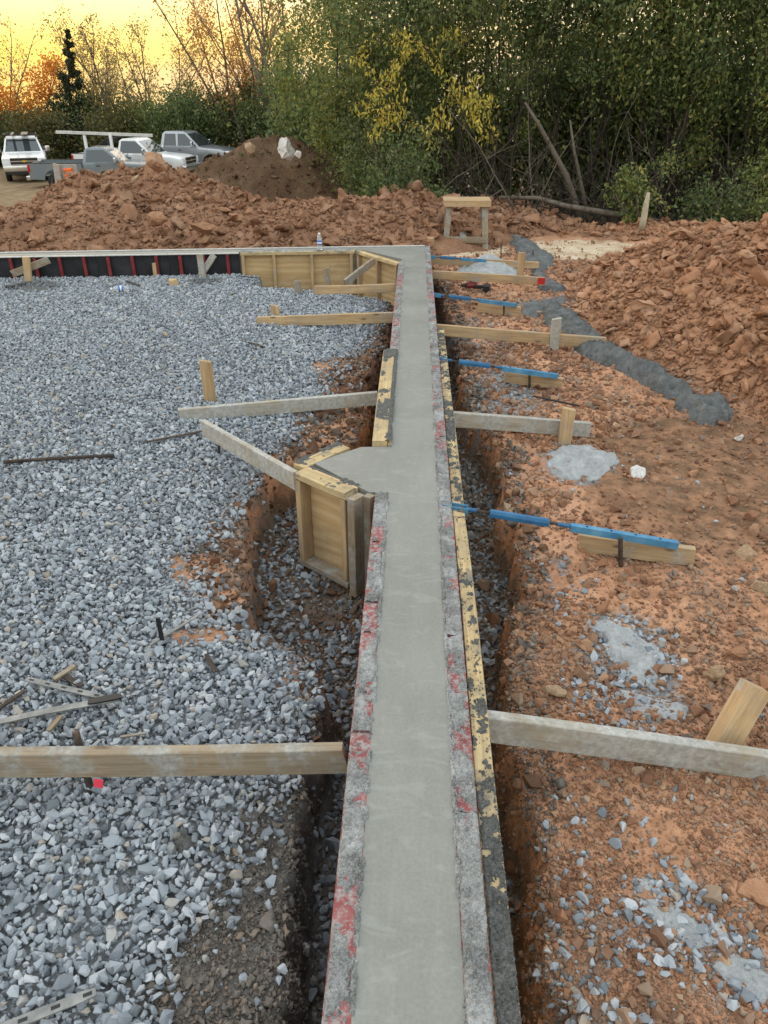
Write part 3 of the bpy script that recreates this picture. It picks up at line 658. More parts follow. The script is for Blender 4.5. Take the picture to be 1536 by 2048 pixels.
# ------------------------------------------------------------------ spoil mounds
AVOID = [(1080, 615, .28), (1110, 640, .28), (1140, 655, .28), (1170, 685, .28), (1215, 705, .26), (1265, 735, .26), (1310, 755, .26), (1350, 770, .26), (1375, 790, .26), (1400, 812, .28), (1440, 815, .28),
         (1035, 480, .4), (1060, 495, .4), (1085, 515, .4), (1075, 545, .35), (1105, 565, .35), (935, 500, .5), (985, 500, .3)]
def mound(name, label, rd, zb, bbox, step, mat, coll, meshes, nbig, nsmall, lo, hi, seed, lump=.13, expo=2.2, carve=False):
    def zf(x, y):
        f, h = ridge_f(x, y, rd, zb); b = base_z(x, y)
        nz = (fbm(x, y, 1.6, 5, seed, .6) * lump * 2.4 + np.abs(fbm(x, y, 5.0, 3, seed + 5)) * lump * .9) * sstep(0, .25, f)
        if carve:
            for (px, py, rad) in AVOID:
                c_ = P(px, py, ZG + .04); cv = sstep(rad * 1.15, rad * .6, np.hypot(x - c_.x, y - c_.y)); nz = nz * (1 - cv); h = h - cv * .07
        return np.where(f > 0, np.maximum(h + nz, b - .03) , b - .08)
    keep = lambda x, y: ridge_f(x, y, rd, zb)[0] > 0
    me, V = heightmesh(name, np.arange(bbox[0], bbox[1], step), np.arange(bbox[2], bbox[3], step), zf, mat, True, keep)
    for nm in ('m_gravel', 'm_mud', 'm_brown', 'm_conc', 'm_sand', 'm_lot', 'm_litter'): setattr_(me, nm, np.zeros(len(V)))
    mo = bpy.data.objects.new(name, me); c = V.mean(0); link(mo); tag(mo, label, 'mound')
    r_ = np.random.default_rng(seed)
    N = (nbig + nsmall) * 6; xs = r_.uniform(bbox[0], bbox[1], N); ys2 = r_.uniform(bbox[2], bbox[3], N)
    f, _ = ridge_f(xs, ys2, rd, zb)
    for (px, py, rad) in AVOID:
        c_ = P(px, py, ZG + .04); f = np.where(np.hypot(xs - c_.x, ys2 - c_.y) < rad, 0, f)
    k = np.where(f > .015)[0][:nbig + nsmall]; xs, ys2 = xs[k], ys2[k]
    u = r_.random(len(xs)); size = lo * (1 + u ** expo * 0) * np.power(1 - u * (1 - (lo / hi) ** expo), -1 / expo)
    z = zf(xs, ys2) + size * r_.uniform(.0, .24, len(xs)); pts = np.stack([xs, ys2, z], 1)
    rot = np.stack([r_.normal(0, .5, len(xs)), r_.normal(0, .5, len(xs)), r_.uniform(0, 6.28, len(xs))], 1)
    sc = np.stack([size * r_.uniform(.9, 1.35, len(xs)), size, size * r_.uniform(.6, 1.1, len(xs))], 1); idx = r_.integers(0, len(meshes), len(xs))
    zcam = ys2 * .866 + .6; inv = (np.abs(xs + ys2 * .038) < .54 * zcam)
    order = np.argsort(-size * inv); big = order[:nbig]; small = order[nbig:]
    for i in big:
        o = bpy.data.objects.new('clod', meshes[idx[i]]); o.location = pts[i]; o.scale = sc[i]; o.rotation_euler = rot[i]; COL.objects.link(o); o.parent = mo
    s_ = scatter('loose_clods', pts[small], sc[small], rot[small], idx[small], coll, parent=mo); s_['kind'] = 'stuff'
    return mo, zf
red_m, red_z = mound('clay_mound', 'long ridge of broken red brown clay heaped behind the far form wall', RED, -.30, (-9.5, 3.6, 10.0, 16.2), .05, MATS['mound_dark'], CD, CDm, 300, 15000, .04, .42, 101, .17, 1.9)
red2_m, red2_z = mound('clay_mound', 'small brown clay heap carrying the orange boulder before the pickups', RED2, -.8, (-8.6, -2.2, 13.4, 18.8), .07, MATS['mound_dark'], CD, CDm, 120, 2600, .06, .45, 131, .2, 1.9)
top_m, top_z = mound('topsoil_mound', 'tall smooth pile of dark brown topsoil with a pale boulder on top', TOPS, -1.6, (-9.5, 1.2, 15.6, 23.8), .09, MATS['mound_soil'], CB, CBm, 90, 2600, .04, .30, 151, .22, 2.3)
berm_m, berm_z = mound('clay_mound', 'low berm of red clay at the foot of the dark thicket', BERM, -.34, (.8, 10.5, 11.2, 14.8), .05, MATS['mound_clay'], CL, CLm, 200, 5000, .04, .26, 171, .13, 2.2)
rm_m, rm_z = mound('clay_mound', 'big slope of orange red clay rubble rising beside the concrete spill', RM, -.33, (1.2, 9.4, 2.6, 11.6), .045, MATS['mound_clay'], CL, CLm, 300, 26000, .035, .30, 191, .15, 2.35, True)
MATS['drillred'] = flat('dusty_red_plastic', (.16, .022, .022), .5)
MATS['gritm'] = mk_simple('concrete_grit', [(.10, .10, .095), (.27, .27, .265), (.48, .48, .475)], 1.2, .9, .2, .001)
MATS['gritd'] = mk_simple('dark_concrete_grit', [(.05, .05, .046), (.11, .11, .105), (.2, .2, .19)], 1.2, .9, .2, .001)
# ------------------------------------------------------------------ concrete wall
WH = .13
YE = P(845, 493, 0).y; YN = -1.2
u = (FW1 - FW0); u.z = 0; u.normalize(); v = Vector((-u.y, u.x, 0))           # v points away from the camera
BK = Vector((WH, YE, 0)); FRONT = FW0 + v * .075
def on_front(x): return FRONT + u * ((x - FRONT.x) / u.x)
yb0, yb1 = P(790, 893, 0).y, P(775, 985, 0).y
H1 = Vector((-WH, P(808, 519, 0).y, 0)); H2 = on_front(P(722, 503, 0).x)
XL = -9.0
B_A, B_B, B_C = P(588, 945, 0), P(690, 988, 0), P(700, 895, 0)                # outer corners of the pilaster form
K_A, K_B, K_C = P(628, 926, 0), P(738, 984, 0), P(722, 894, 0)
plan = [(WH, YN), (WH, YE), tuple((BK + u * ((XL - BK.x) / u.x))[:2]), tuple(on_front(XL)[:2]), tuple(H2[:2]), tuple(H1[:2]),
        (-WH, yb0), tuple(K_C[:2]), tuple(K_A[:2]), tuple(K_B[:2]), (-WH, yb1), (-WH, YN)]
m = MB().prism(plan, -.66, 0.0)
wall = m.build('concrete_wall', MATS['concrete']); bm = bmesh.new(); bm.from_mesh(wall.data)
bmesh.ops.triangulate(bm, faces=[f for f in bm.faces if len(f.verts) > 4]); bmesh.ops.recalc_face_normals(bm, faces=bm.faces[:]); bm.to_mesh(wall.data); bm.free()
tag(wall, 'freshly poured smooth grey concrete foundation wall between the forms', 'wall')

# a crust of spattered concrete lying on a rail: real relief that sinks below the rail where the paint shows
def crust(name, parent, x0, x1, y0, y1, zb, seed, thr, amp, mat, nx=13, fine=1.0, along=None, sc=1.0):
    ys = [y0]
    while ys[-1] < y1: ys.append(min(y1, ys[-1] + max(.0045, .0042 * max(ys[-1], 0)) * fine))
    gx_ = np.linspace(x0, x1, nx); X, Y = np.meshgrid(gx_, np.array(ys)); x = X.ravel(); y = Y.ravel()
    mask = fbm(x * 1.3, y, 7.0 * sc, 4, seed, .6) + .35 * fbm(x, y, 1.1, 2, seed + 9)
    n2 = fbm(x, y, 60.0 * sc, 3, seed + 3, .65); mask = mask + n2 * .22 + fbm(x, y, 150.0, 2, seed + 6) * .10; e = np.minimum(x - x0, x1 - x) / (x1 - x0)
    z = zb - .004 + sstep(thr - .03, thr + .10, mask) * (.006 + amp * np.clip(mask - thr, 0, 1)) + np.where(mask > thr - .02, n2 * .012, 0) - .006 * sstep(.06, .0, e)
    k = len(gx_); i = np.arange(k * (len(ys) - 1)); i = i[i % k != k - 1]
    me = mesh_np(name, np.stack([x + n2 * .008, y, z], 1), np.stack([i, i + 1, i + k + 1, i + k], 1), mat, True)
    return link(bpy.data.objects.new(name, me), parent)

GD, GDm = stone_set('dark_grit_shape', MATS['gritd'], 6, 18, npt=9, flat=(1, .85, .7), jag=.25)
GR, GRm = stone_set('grit_shape', MATS['gritm'], 6, 17, npt=9, flat=(1, .85, .7), jag=.25)
def grit(parent, x0, x1, y0, y1, z, seed, n, dark=0.0, coll=None, smin=.0025, smax=.011):
    r_ = np.random.default_rng(seed); x = r_.uniform(x0, x1, n); y = r_.uniform(y0, y1, n); k = fbm(x, y, 9, 3, seed + 2) > -.06; x, y = x[k], y[k]
    s_ = np.clip(r_.lognormal(math.log(.0048), .5, len(x)), smin, smax); pt = np.stack([x, y, z + s_ * .2 + r_.uniform(-.003, .003, len(x))], 1)
    o = scatter('concrete_grit', pt, np.stack([s_] * 3, 1), r_.uniform(0, 6.28, (len(x), 3)), r_.integers(0, 6, len(x)), coll or GR, np.full(len(x), dark), parent); o['kind'] = 'stuff'; return o
# ------------------------------------------------------------------ steel forms along the wall
RW = .068
def steel_form(label, side, y0, y1, seed, group='steel wall forms'):
    xi = side * WH; xo = side * (WH + RW); xc = (xi + xo) / 2
    t = thing('steel_form', label, 'form', (xc, (y0 + y1) / 2, -.62), group)
    a, b = y0 + .003, y1 - .003
    m = MB(); L = b - a; m.box((xc, (a + b) / 2, -.006), (RW, L, .010))
    m.box((xo - side * .003, (a + b) / 2, -.035), (.006, L, .05)); r = m.build('top_rail', MATS['red'], t)
    MB().box((xi + side * .006, (a + b) / 2, -.32), (.010, L, .60)).build('face_sheet', MATS['blackply'], t)
    m = MB(); m.box((xc, (a + b) / 2, -.612), (RW - .004, L, .010)); m.build('bottom_rail', MATS['redrib'], t)
    n = max(2, int(round(L / .305)))
    rib = MB().box((0, 0, 0), (.050, .006, .585)).box((side * .022, 0, 0), (.005, .03, .585)).mesh('rib', MATS['redrib'])
    for i in range(n + 1):
        o = bpy.data.objects.new('rib', rib); o.location = (xc + side * .003, a + .02 + (L - .04) * i / n, -.318); link(o, t)
    slot = MB().box((0, 0, 0), (.030, .007, .004)).mesh('tie_slot', MATS['black'])
    for i in range(n):
        yy = a + .02 + (L - .04) * (i + .5) / n
        o = bpy.data.objects.new('tie_slot', slot); o.location = (xc + side * .008, yy, .0005); link(o, t)
    crust('concrete_crust', t, min(xi, xo) + .003, max(xi, xo) - .002, a, b, -.001, seed, -.135, .030, MATS['crust'])
    grit(t, min(xi, xo) + .004, max(xi, xo) - .004, a, b, .006, seed, int(L * 420))
    return t
yJ1 = P(740, 1205, 0).y
steel_form('steel form on the gravel side at the mucky end before the long brace', -1, YN, 1.75, 201)
steel_form('short red railed steel form on the gravel side that carries the long horizontal brace', -1, 1.75, yJ1, 211)
steel_form('steel form butting against the near corner of the triangular plywood pilaster box', -1, yJ1, yb1 - .01, 221)
yW = P(795, 705, 0).y
steel_form('steel form on the gravel side between the yellow plank panel and the far corner', -1, yW + .005, H1.y - .06, 231)
rj = [YN, 1.45, P(900, 1445, 0).y + .45, P(890, 990, 0).y + .05, P(870, 790, 0).y, P(860, 640, 0).y, YE]
rl = ['steel form on the clay side at the mucky end before the thick brace', 'steel form on the clay side holding the thick plank brace with the slanted stake',
      'steel form on the clay side just before the bright blue turnbuckle', 'steel form on the clay side opposite the triangular pilaster box', 'steel form on the clay side that holds the small blue turnbuckle above grey rubble',
      'steel form on the clay side at the far corner near the wooden sawhorse']
for i in range(6): steel_form(rl[i], 1, rj[i], rj[i + 1], 301 + 10 * i)
# spattered kicker boards lying outside the right-hand forms
kb = [YN, 1.62, P(930, 1030, 0).y, P(905, 800, 0).y, P(890, 655, 0).y]
kl = ['dark concrete spattered form board lying outside the red rail beside the narrow trench', 'yellow form board peppered with concrete spots under the bright blue turnbuckle',
      'stained form board outside the red rail across from the pilaster box', 'narrow form board outside the red rail beside the grey rubble patch']
for i in range(4):
    a, b = kb[i] + .004, kb[i + 1] - .004; w_ = .060
    t = thing('form_board', kl[i], 'board', (WH + RW + .032, (a + b) / 2, -.62), 'boards outside the right-hand forms')
    x0 = WH + RW + .003
    board('plank', (x0 + w_ / 2, a, -.034), (x0 + w_ / 2, b, -.034), w_, .040, MATS['ylumber'], t)
    MB().box((x0 + .012, (a + b) / 2, -.34), (.018, b - a - .02, .56)).build('plywood_sheet', MATS['ply'], t)
    crust('concrete_spatter', t, x0 + .001, x0 + w_ - .001, a, b, -.0145, 401 + 7 * i, (-.10, .05, .0, .03)[i], .03, MATS['crust_dark'], 14, .8, None, 3.2)
    grit(t, x0 + .002, x0 + w_ - .002, a, b, -.0115, 461 + i, int((b - a) * 420), 0, GD, .003, .013)
# yellow plank panel on the left after the pilaster
t = thing('plywood_form', 'yellow plank topped plywood form beyond the triangular pilaster box', 'form', (-WH - .055, (yb0 + yW) / 2, -.62))
a, b = yb0 + .02, yW
board('top_plate', (-WH - .070, a, .004), (-WH - .070, b, .004), .089, .038, MATS['ylumber'], t)
MB().box((-WH - .012, (a + b) / 2, -.30), (.018, b - a, .618)).build('plywood_sheet', MATS['ply'], t)
for i in range(5):
    yy = a + .03 + (b - a - .06) * i / 4; board('stud', (-WH - .068, yy, -.60), (-WH - .068, yy, -.018), .038, .085, MATS['lumber'], t, (1, 0, 0))
crust('concrete_crust', t, -WH - .112, -WH - .002, a, b, .0235, 451, .02, .03, MATS['crust_dark'], 16, 1.0, None, .8)
# ragged paste squeezed out along both edges of the fresh strip
def paste(x0, x1, y0, y1, seed, lab):
    o = crust('paste_edge', wall, x0, x1, y0, y1, .0005, seed, -.09, .018, MATS['crust'], 7, .8, None, 2.6); return o
paste(-WH - .010, -WH + .006, YN, yb1, 471, ''); paste(-WH - .010, -WH + .006, yb0, H1.y, 473, ''); paste(WH - .006, WH + .010, YN, YE, 475, '')
# ------------------------------------------------------------------ triangular pilaster form (two plywood panels)
def ply_panel(label, A, B, inward, zb, studs, top=-.0, name='plywood_form', seed=0, group=None, dep=.089, topw=None, extra=None):
    """A,B: outer top corners; inward: unit vector toward the concrete"""
    A, B = Vector(A), Vector(B); d_ = (B - A).normalized(); L = (B - A).length; inw = Vector(inward)
    t = thing(name, label, 'form', tuple(Vector(((A + B) / 2)[:2] + (zb,))), group)
    M_ = Matrix((d_, inw, Vector((0, 0, 1)))).transposed().to_4x4()
    off = inw * (dep / 2)
    board('top_plate', A + off + Vector((0, 0, top - .019)), B + off + Vector((0, 0, top - .019)), dep, .038, MATS['ylumber'], t)
    Mp = M_.copy(); Mp.translation = (A + B) / 2 + inw * (dep + .009) + Vector((0, 0, (top - .002 + zb) / 2))
    MB().box((0, 0, 0), (L, .018, top - .002 - zb)).build('plywood_sheet', MATS['ply'], t, M=Mp)
    for s in studs:
        p = A + d_ * (s * L); p = p + off
        board('stud', (p.x, p.y, zb + .04), (p.x, p.y, top - .04), .038, dep - .004, MATS['lumber'], t, tuple(inw))
    board('bottom_plate', A + off + Vector((0, 0, zb + .019)), B + off + Vector((0, 0, zb + .019)), dep, .038, MATS['lumber_old'], t)
    return t
dAB = (B_B - B_A).normalized(); inAB = Vector((-dAB.y, dAB.x, 0));
if inAB.dot(Vector((.2, .2, 0)) + K_A - B_A) < 0: inAB = -inAB
pf = ply_panel('clean plywood pilaster form facing the open trench, framed with studs', B_A, B_B, inAB, -.61, (.055, .935), dep=.085)
Mc = frame(B_A + inAB * .045, B_B + inAB * .045)
dAC = (B_C - B_A).normalized(); inAC = Vector((dAC.y, -dAC.x, 0))
if inAC.dot(K_A - B_A) < 0: inAC = -inAC
pf2 = ply_panel('yellow topped plywood pilaster form on the far side of the triangle', B_A + dAC * .075, B_C, inAC, -.61, (.05, .5, .95), dep=.070)
def crust_poly(name, parent, A, B, inw, wd, zb, seed, thr, mat, amp=.03):
    A, B = Vector(A), Vector(B); n = int((B - A).length / .012) + 2; k = 12
    T, Sx = np.meshgrid(np.linspace(0, 1, n), np.linspace(0, 1, k), indexing='ij'); T = T.ravel(); Sx = Sx.ravel()
    x = A.x + (B.x - A.x) * T + inw.x * wd * Sx; y = A.y + (B.y - A.y) * T + inw.y * wd * Sx
    mask = fbm(x, y, 9.0, 4, seed, .6) + .22 * (Sx - .5); n2 = fbm(x, y, 55, 3, seed + 3)
    z = zb - .004 + sstep(thr - .03, thr + .1, mask) * (.005 + amp * np.clip(mask - thr, 0, 1)) + np.where(mask > thr, n2 * .012, 0)
    i = np.arange(k * (n - 1)); i = i[i % k != k - 1]
    me = mesh_np(name, np.stack([x, y, z], 1), np.stack([i, i + k, i + k + 1, i + 1], 1), mat, True); return link(bpy.data.objects.new(name, me), parent)
crust_poly('concrete_spatter', pf, B_A, B_B, inAB, .125, .001, 511, .03, MATS['crust_dark'])
crust_poly('concrete_spatter', pf2, B_A + dAC * .085, B_C, inAC, .10, .001, 521, .06, MATS['crust_dark'])
# two filler planks stood on end beside the pilaster form
for (px, py, wd, lab) in ((712, 992, .085, 'upright grey filler plank standing against the pilaster form'), (738, 990, .045, 'narrow upright filler plank squeezed between pilaster planks and steel form')):
    p = P(px, py, 0); o = board('filler_plank', (p.x, p.y, -.62), (p.x, p.y, -.004), wd, .05, MATS['lumber_old'], None, tuple(dAB))
    tag(o, lab, 'plank')
p = P(716, 1000, 0)

# ------------------------------------------------------------------ far forms
out = -v                                    # toward the camera
zf0 = -.40
def fpt(px): return FW0 + u * ((P(px, 512 - px * 12 / 712, 0).x - FW0.x) / u.x)
def far_panel(xa, xb, label):
    A = FW0 + u * ((xa - FW0.x) / u.x); B = FW0 + u * ((xb - FW0.x) / u.x); L = (B - A).length
    t = thing('steel_form', label, 'form', tuple(((A + B) / 2)[:2]) + (-.62,), 'black faced far forms')
    M_ = Matrix((u, v, Vector((0, 0, 1)))).transposed().to_4x4(); M_.translation = (A + B) / 2
    MB().box((0, .058, -.31), (L - .006, .012, .60)).build('face_sheet', MATS['blackply'], t, M=M_)
    MB().box((0, .030, -.006), (L - .004, .060, .010)).build('top_rail', MATS['whitecrust'], t, M=M_)
    n = max(1, int(round(L / .295)))
    for i in range(n):
        x_ = -L / 2 + (i + .5) * L / n
        m = MB().box((x_, .030, -.31), (.006, .050, .58)).box((x_, .003, -.31), (.040, .005, .58)); m.build('rib', MATS['redrib'], t, M=M_)
    m = MB().box((0, .030, -.612), (L - .006, .054, .01)); m.build('bottom_rail', MATS['redrib'], t, M=M_)
MATS['whitecrust'] = mk_simple('pale_concrete_smear', [(.34, .33, .31), (.50, .49, .47), (.62, .61, .59)], 18, .85, .5, .004)
xs_ = [fpt(480).x - .002]
while xs_[-1] > -8.0: xs_.append(xs_[-1] - .885)
fl = ['black faced far form panel next to the plywood panels', 'black faced far form panel with the forked timber brace before it', 'black faced far form panel behind the short wooden peg', 'black faced far form panel behind the small tan wood block',
      'black faced far form panel between the pegs and the crossed brace', 'black faced far form panel behind the crossed timber brace', 'black faced far form panel past the crossed timber brace', 'outermost black faced far form panel', 'last black faced far form panel']
for i in range(len(xs_) - 1): far_panel(xs_[i + 1], xs_[i], fl[min(i, 8)])
pl0, pl1 = fpt(482), fpt(710)
far_ply = ply_panel('wide plywood form with knotty grain closing the far wall', pl0, pl1, tuple(v), -.62, (.02, .29, .62, .97), top=.004, dep=.07)
HO1 = Vector((-WH - .085, P(797, 527, 0).y, 0)); HO2 = pl1 + u * .01
dH = (HO1 - HO2).normalized(); inH = Vector((-dH.y, dH.x, 0)); inH = inH if inH.dot(v) > 0 else -inH
ply_panel('angled plywood form turning the far corner of the wall', HO2, HO1, tuple(inH), -.62, (.04, .52, .96), top=.004, dep=.06)
crust_poly('concrete_spatter', far_ply, pl0, pl1, v, .09, .006, 541, -.02, MATS['crust'])
# back forms of the far wall and its corner
A = BK + u * ((XL - BK.x) / u.x) + v * .002; B = BK + v * .002; t = thing('back_form', 'dark form board along the back of the far wall', 'form', tuple(((A + B) / 2)[:2]) + (-.62,))
M_ = Matrix((u, v, Vector((0, 0, 1)))).transposed().to_4x4(); M_.translation = (A + B) / 2
MB().box((0, .025, -.31), ((B - A).length, .045, .62)).build('face_sheet', MATS['blackply'], t, M=M_)
MB().box((0, .025, .006), ((B - A).length, .045, .010)).build('top_rail', MATS['whitecrust'], t, M=M_)

# ------------------------------------------------------------------ timber braces
def gz(p): return float(ground_at([p[0]], [p[1]])[0])
def stake(name, label, px, py_top, py_base, zb, w_, t_, mat, lean=(0, 0), cat='stake', yaw=0, group=None, deep=.12, point=1, parent=None):
    b = P(px, py_base, zb); top = PY(px, py_top, b.y); h = top.z - zb
    p0 = Vector((b.x - lean[0] * .3, b.y - lean[1] * .3, zb - deep)); p1 = Vector((b.x + lean[0], b.y + lean[1], zb + h))
    o = board(name, p1, p0, t_, w_, mat, parent, (math.cos(yaw), math.sin(yaw), 0), point)
    if label: tag(o, label, cat, group)
    return o
def brace(label, a, b, t_, h_, mat, group=None, name='brace_plank', cat='brace'):
    """a,b = (px,py,z) of the top edge's ends"""
    p0 = P(*a); p1 = P(*b); dz = Vector((0, 0, h_ / 2))
    return tag(board(name, p0 - dz, p1 - dz, t_, h_, mat), label, cat, group)
zl = ZG + .11
# left
p0 = P(692, 1492, -.03); p1 = P(-260, 1503, -.09)
tag(board('brace_plank', p0 - Vector((0, 0, .055)), p1 - Vector((0, 0, .055)), .04, .112, MATS['lumber_old']), 'long brown plank brace reaching over the gravel, pinned by the stake with pink tape', 'brace')
brace('grey topped plank lying slack on the gravel in front of a tall wooden stake', (757, 783, -.10), (358, 818, ZG + .10), .038, .10, MATS['lumber_grey'])
brace('plank brace pinned by a steel bar, nailed to the tip of the pilaster box', (592, 944, .0), (406, 840, -.06), .038, .11, MATS['lumber_grey'])
brace('straight plank brace with a short stake behind its end, on the gravel', (792, 624, -.06), (514, 634, ZG + .10), .038, .10, MATS['lumber'])
brace('shorter plank brace by the angled corner form with a stake off its end', (790, 567, -.04), (628, 572, -.08), .038, .09, MATS['lumber'])
p0 = P(748, 522, -.03); p1 = P(690, 566, -.16)
tag(board('diagonal_brace', p0, p1, .038, .085, MATS['lumber_old']), 'weathered board leaning diagonally against the angled corner form', 'brace')
stake('wooden_stake', 'tall wooden stake standing behind the slack grey plank', 421, 722, 806, ZG, .085, .038, MATS['lumber'])
stake('wooden_stake', 'short wooden stake behind the end of the straight plank brace', 551, 611, 636, ZG, .085, .038, MATS['lumber'])
stake('wooden_stake', 'lone wooden stake at the gravel edge by the plywood form', 597, 562, 592, ZG, .075, .038, MATS['lumber_old'])
stake('wooden_stake', 'brown wooden stake leaning in front of the plywood form', 657, 536, 574, ZG - .02, .07, .038, MATS['lumber_old'], (-.02, 0))
# crossed brace and forked brace at the far black forms
t = thing('crossed_brace', 'crossed timber brace with pointed end leaning on the black forms', 'brace', tuple(P(55, 556, ZG)))
q = FW0.y - .18; board('stake', PY(52, 514, q - .06), PY(57, 562, q - .06), .038, .085, MATS['lumber'], t, (1, 0, 0), 0)
board('strut', PY(97, 520, q + .02), PY(24, 548, q - .02), .038, .085, MATS['lumber_old'], t, (0, 0, 1), 1)
t = thing('forked_brace', 'two pale boards forming a fork against the black forms', 'brace', tuple(P(405, 556, ZG)))
q = farwall_y(P(405, 556, ZG).x) - .12; board('stake', PY(399, 508, q - .05), PY(406, 560, q - .05), .038, .075, MATS['lumber_grey'], t, (1, 0, 0), 0)
board('strut', PY(428, 510, q + .04), PY(402, 550, q), .038, .075, MATS['lumber_grey'], t, (1, 0, 0), 0)
stake('wooden_peg', 'short thin wooden peg before the black forms', 312, 526, 556, ZG, .045, .03, MATS['lumber'])
# right
pa, pb = P(946, 1424, -.03), P(1580, 1514, -.20)
tag(board('brace_plank', pa - Vector((0, 0, .058)), pb - Vector((0, 0, .058)), .042, .118, MATS['lumber_grey']), 'thick concrete smeared plank brace ending at the slanted square stake', 'brace')
p0 = P(1440, 1500, ZG); p1 = PY(1512, 1372, p0.y + .10)
tag(board('wooden_stake', p1, p0 - (p1 - p0) * .25, .08, .09, MATS['lumber'], None, (1, 0, 0)), 'chunky slanted wooden stake behind the thick smeared brace', 'stake')
brace('grey stained plank brace held by a light stake above the round concrete splash', (886, 822, -.04), (1181, 845, -.17), .038, .105, MATS['lumber_grey'])
stake('wooden_stake', 'light wooden stake in front of the grey stained brace', 1129, 817, 888, ZG, .085, .04, MATS['lumber'])
brace('clean tan plank brace crossing to the grey concrete spill', (868, 648, -.04), (1214, 675, -.16), .038, .10, MATS['lumber'])
stake('wooden_stake', 'grey smeared stake in front of the clean tan brace', 1106, 637, 702, ZG, .085, .04, MATS['lumber_grey'])
br4 = brace('tan plank brace with a red tag on its tip behind the cordless drill', (860, 541, -.04), (1090, 555, -.14), .038, .09, MATS['lumber'])
stake('wooden_stake', 'yellow upright stake beside the pale gravel heap', 1039, 505, 568, ZG, .085, .04, MATS['lumber'])
pe = P(1082, 561, -.15); o = MB().box((0, 0, 0), (.085, .006, .075)).build('red_tag', MATS['redplastic'], br4, M=Matrix.Translation((pe.x, pe.y - .03, pe.z)))
brace('tan plank brace farthest along the wall, passing behind the pale gravel heap', (858, 514, -.05), (1078, 524, -.15), .038, .085, MATS['lumber'])

# ------------------------------------------------------------------ blue turnbuckle braces
def turnbuckle(label, a, b, blk0, blk1, pin, s=.68, group='blue turnbuckle braces'):
    p0 = P(*a); p1 = P(*b); L = (p1 - p0).length; M_ = frame(p0, p1); d_ = (p1 - p0).normalized()
    t = thing('turnbuckle_brace', label, 'brace', tuple(p0), group)
    f = lambda q: -L / 2 + q * L
    m = MB(); m.box((f(.055), .020, -.004), (.11 * L, .005, .050 * s)).box((f(.055), -.020, -.004), (.11 * L, .005, .050 * s)).box((f(.055), 0, -.028 * s), (.11 * L, .044, .005))
    m.build('end_bracket', MATS['bluelight'], t, M=M_)
    Mx = M_ @ Matrix.Rotation(R(90), 4, 'Y')
    def rod(nm, q0, q1, r, mat, thread=False):
        m = MB(); n = int(max(2, (q1 - q0) * L / .007)) if thread else 1; pr = []
        for i in range(n + 1):
            zz = f(q0) + (f(q1) - f(q0)) * i / n; pr.append((r * (1.0 if i % 2 else .78) if thread else r, zz))
        m.lathe(pr, 10, Mx); o = m.build(nm, mat, t, M=M_ if False else None); return o
    rod('collar', .10, .145, .018 * s, MATS['blue'], True); rod('threaded_rod', .14, .21, .012 * s, MATS['darksteel'], True)
    m = MB(); w_ = .052 * s
    prof = [(-.5, -.45), (.5, -.45), (.5, .1), (.3, .5), (-.3, .5), (-.5, .1)]
    m.prism([(a_ * w_, b_ * w_) for a_, b_ in prof], f(.20), f(.445), Matrix(((0, 0, 1, 0), (1, 0, 0, 0), (0, 1, 0, 0), (0, 0, 0, 1)))); m.build('screw_body', MATS['blue'], t, M=M_)
    rod('threaded_rod', .44, .495, .012 * s, MATS['darksteel'], True); rod('collar', .48, .545, .018 * s, MATS['blue'], True)
    m = MB(); m.box((f(.755), 0, .010), (.44 * L, .048 * s, .005)).box((f(.755), .022 * s, -.008), (.44 * L, .004, .032)).box((f(.755), -.022 * s, -.008), (.44 * L, .004, .032))
    m.build('channel_arm', MATS['bluelight'], t, M=M_)
    hole = MB().lathe([(.006, 0), (.006, .002)], 8).mesh('bolt_hole', MATS['darksteel'])
    for q in (.6, .7, .8, .9):
        o = bpy.data.objects.new('bolt_hole', hole); o.matrix_world = M_ @ Matrix.Translation((f(q), 0, .0128)); link(o, t)
    q0, q1 = P(*blk0), P(*blk1); hh = blk0[3] if len(blk0) > 3 else .1
    return t
def tb_block(label, a, b, h_, pinpx, g='short blocks under the turnbuckles'):
    p0 = P(*a); p1 = P(*b); o = tag(board('wood_block', p0 - Vector((0, 0, h_ / 2)), p1 - Vector((0, 0, h_ / 2)), .042, h_, MATS['lumber']), label, 'block')
    return o
def pin(label, px, py0, py1, zb, r=.009, mat='darksteel', name='steel_pin', lean=(0, 0), dy=0):
    b = P(px, py1, zb); top = PY(px, py0, b.y); top = top + Vector((lean[0], lean[1], 0))
    m = MB(); b2 = b - (top - b) * .3; m.tube([b2, b, (b + top) / 2, top - (top - b) * .02, top], [r * .8, r, r, r, r * .85], 8)
    return tag(m.build(name, MATS[mat], None, True), label, 'steel pin')
turnbuckle('bright blue turnbuckle brace with a long channel arm over the bare clay', (884, 1010, .0), (1368, 1090, -.15), (0, 0, 0), (0, 0, 0), None)
tb_block('tan wood block beneath the long bright blue channel arm', (1160, 1066, -.165), (1393, 1096, -.175), .10, None)
pin('rusty pin driven in front of the block under the bright blue arm', 1241, 1076, 1135, ZG, .012)
turnbuckle('blue turnbuckle brace with a spattered end above the grey rubble patch', (866, 716, -.01), (1122, 752, -.15), (0, 0, 0), (0, 0, 0), None)
tb_block('tan wood block beneath the blue arm at the grey rubble patch', (1011, 742, -.165), (1126, 756, -.172), .09, None)
pin('thin pin before the block at the grey rubble patch', 1059, 742, 778, ZG, .009)
turnbuckle('blue turnbuckle brace with a weathered block near the drill', (862, 588, -.01), (1038, 610, -.15), (0, 0, 0), (0, 0, 0), None)
tb_block('weathered wood block beneath the blue arm near the drill', (956, 604, -.165), (1042, 614, -.172), .10, None)
pin('thin pin before the weathered block near the drill', 1008, 598, 632, ZG, .009)
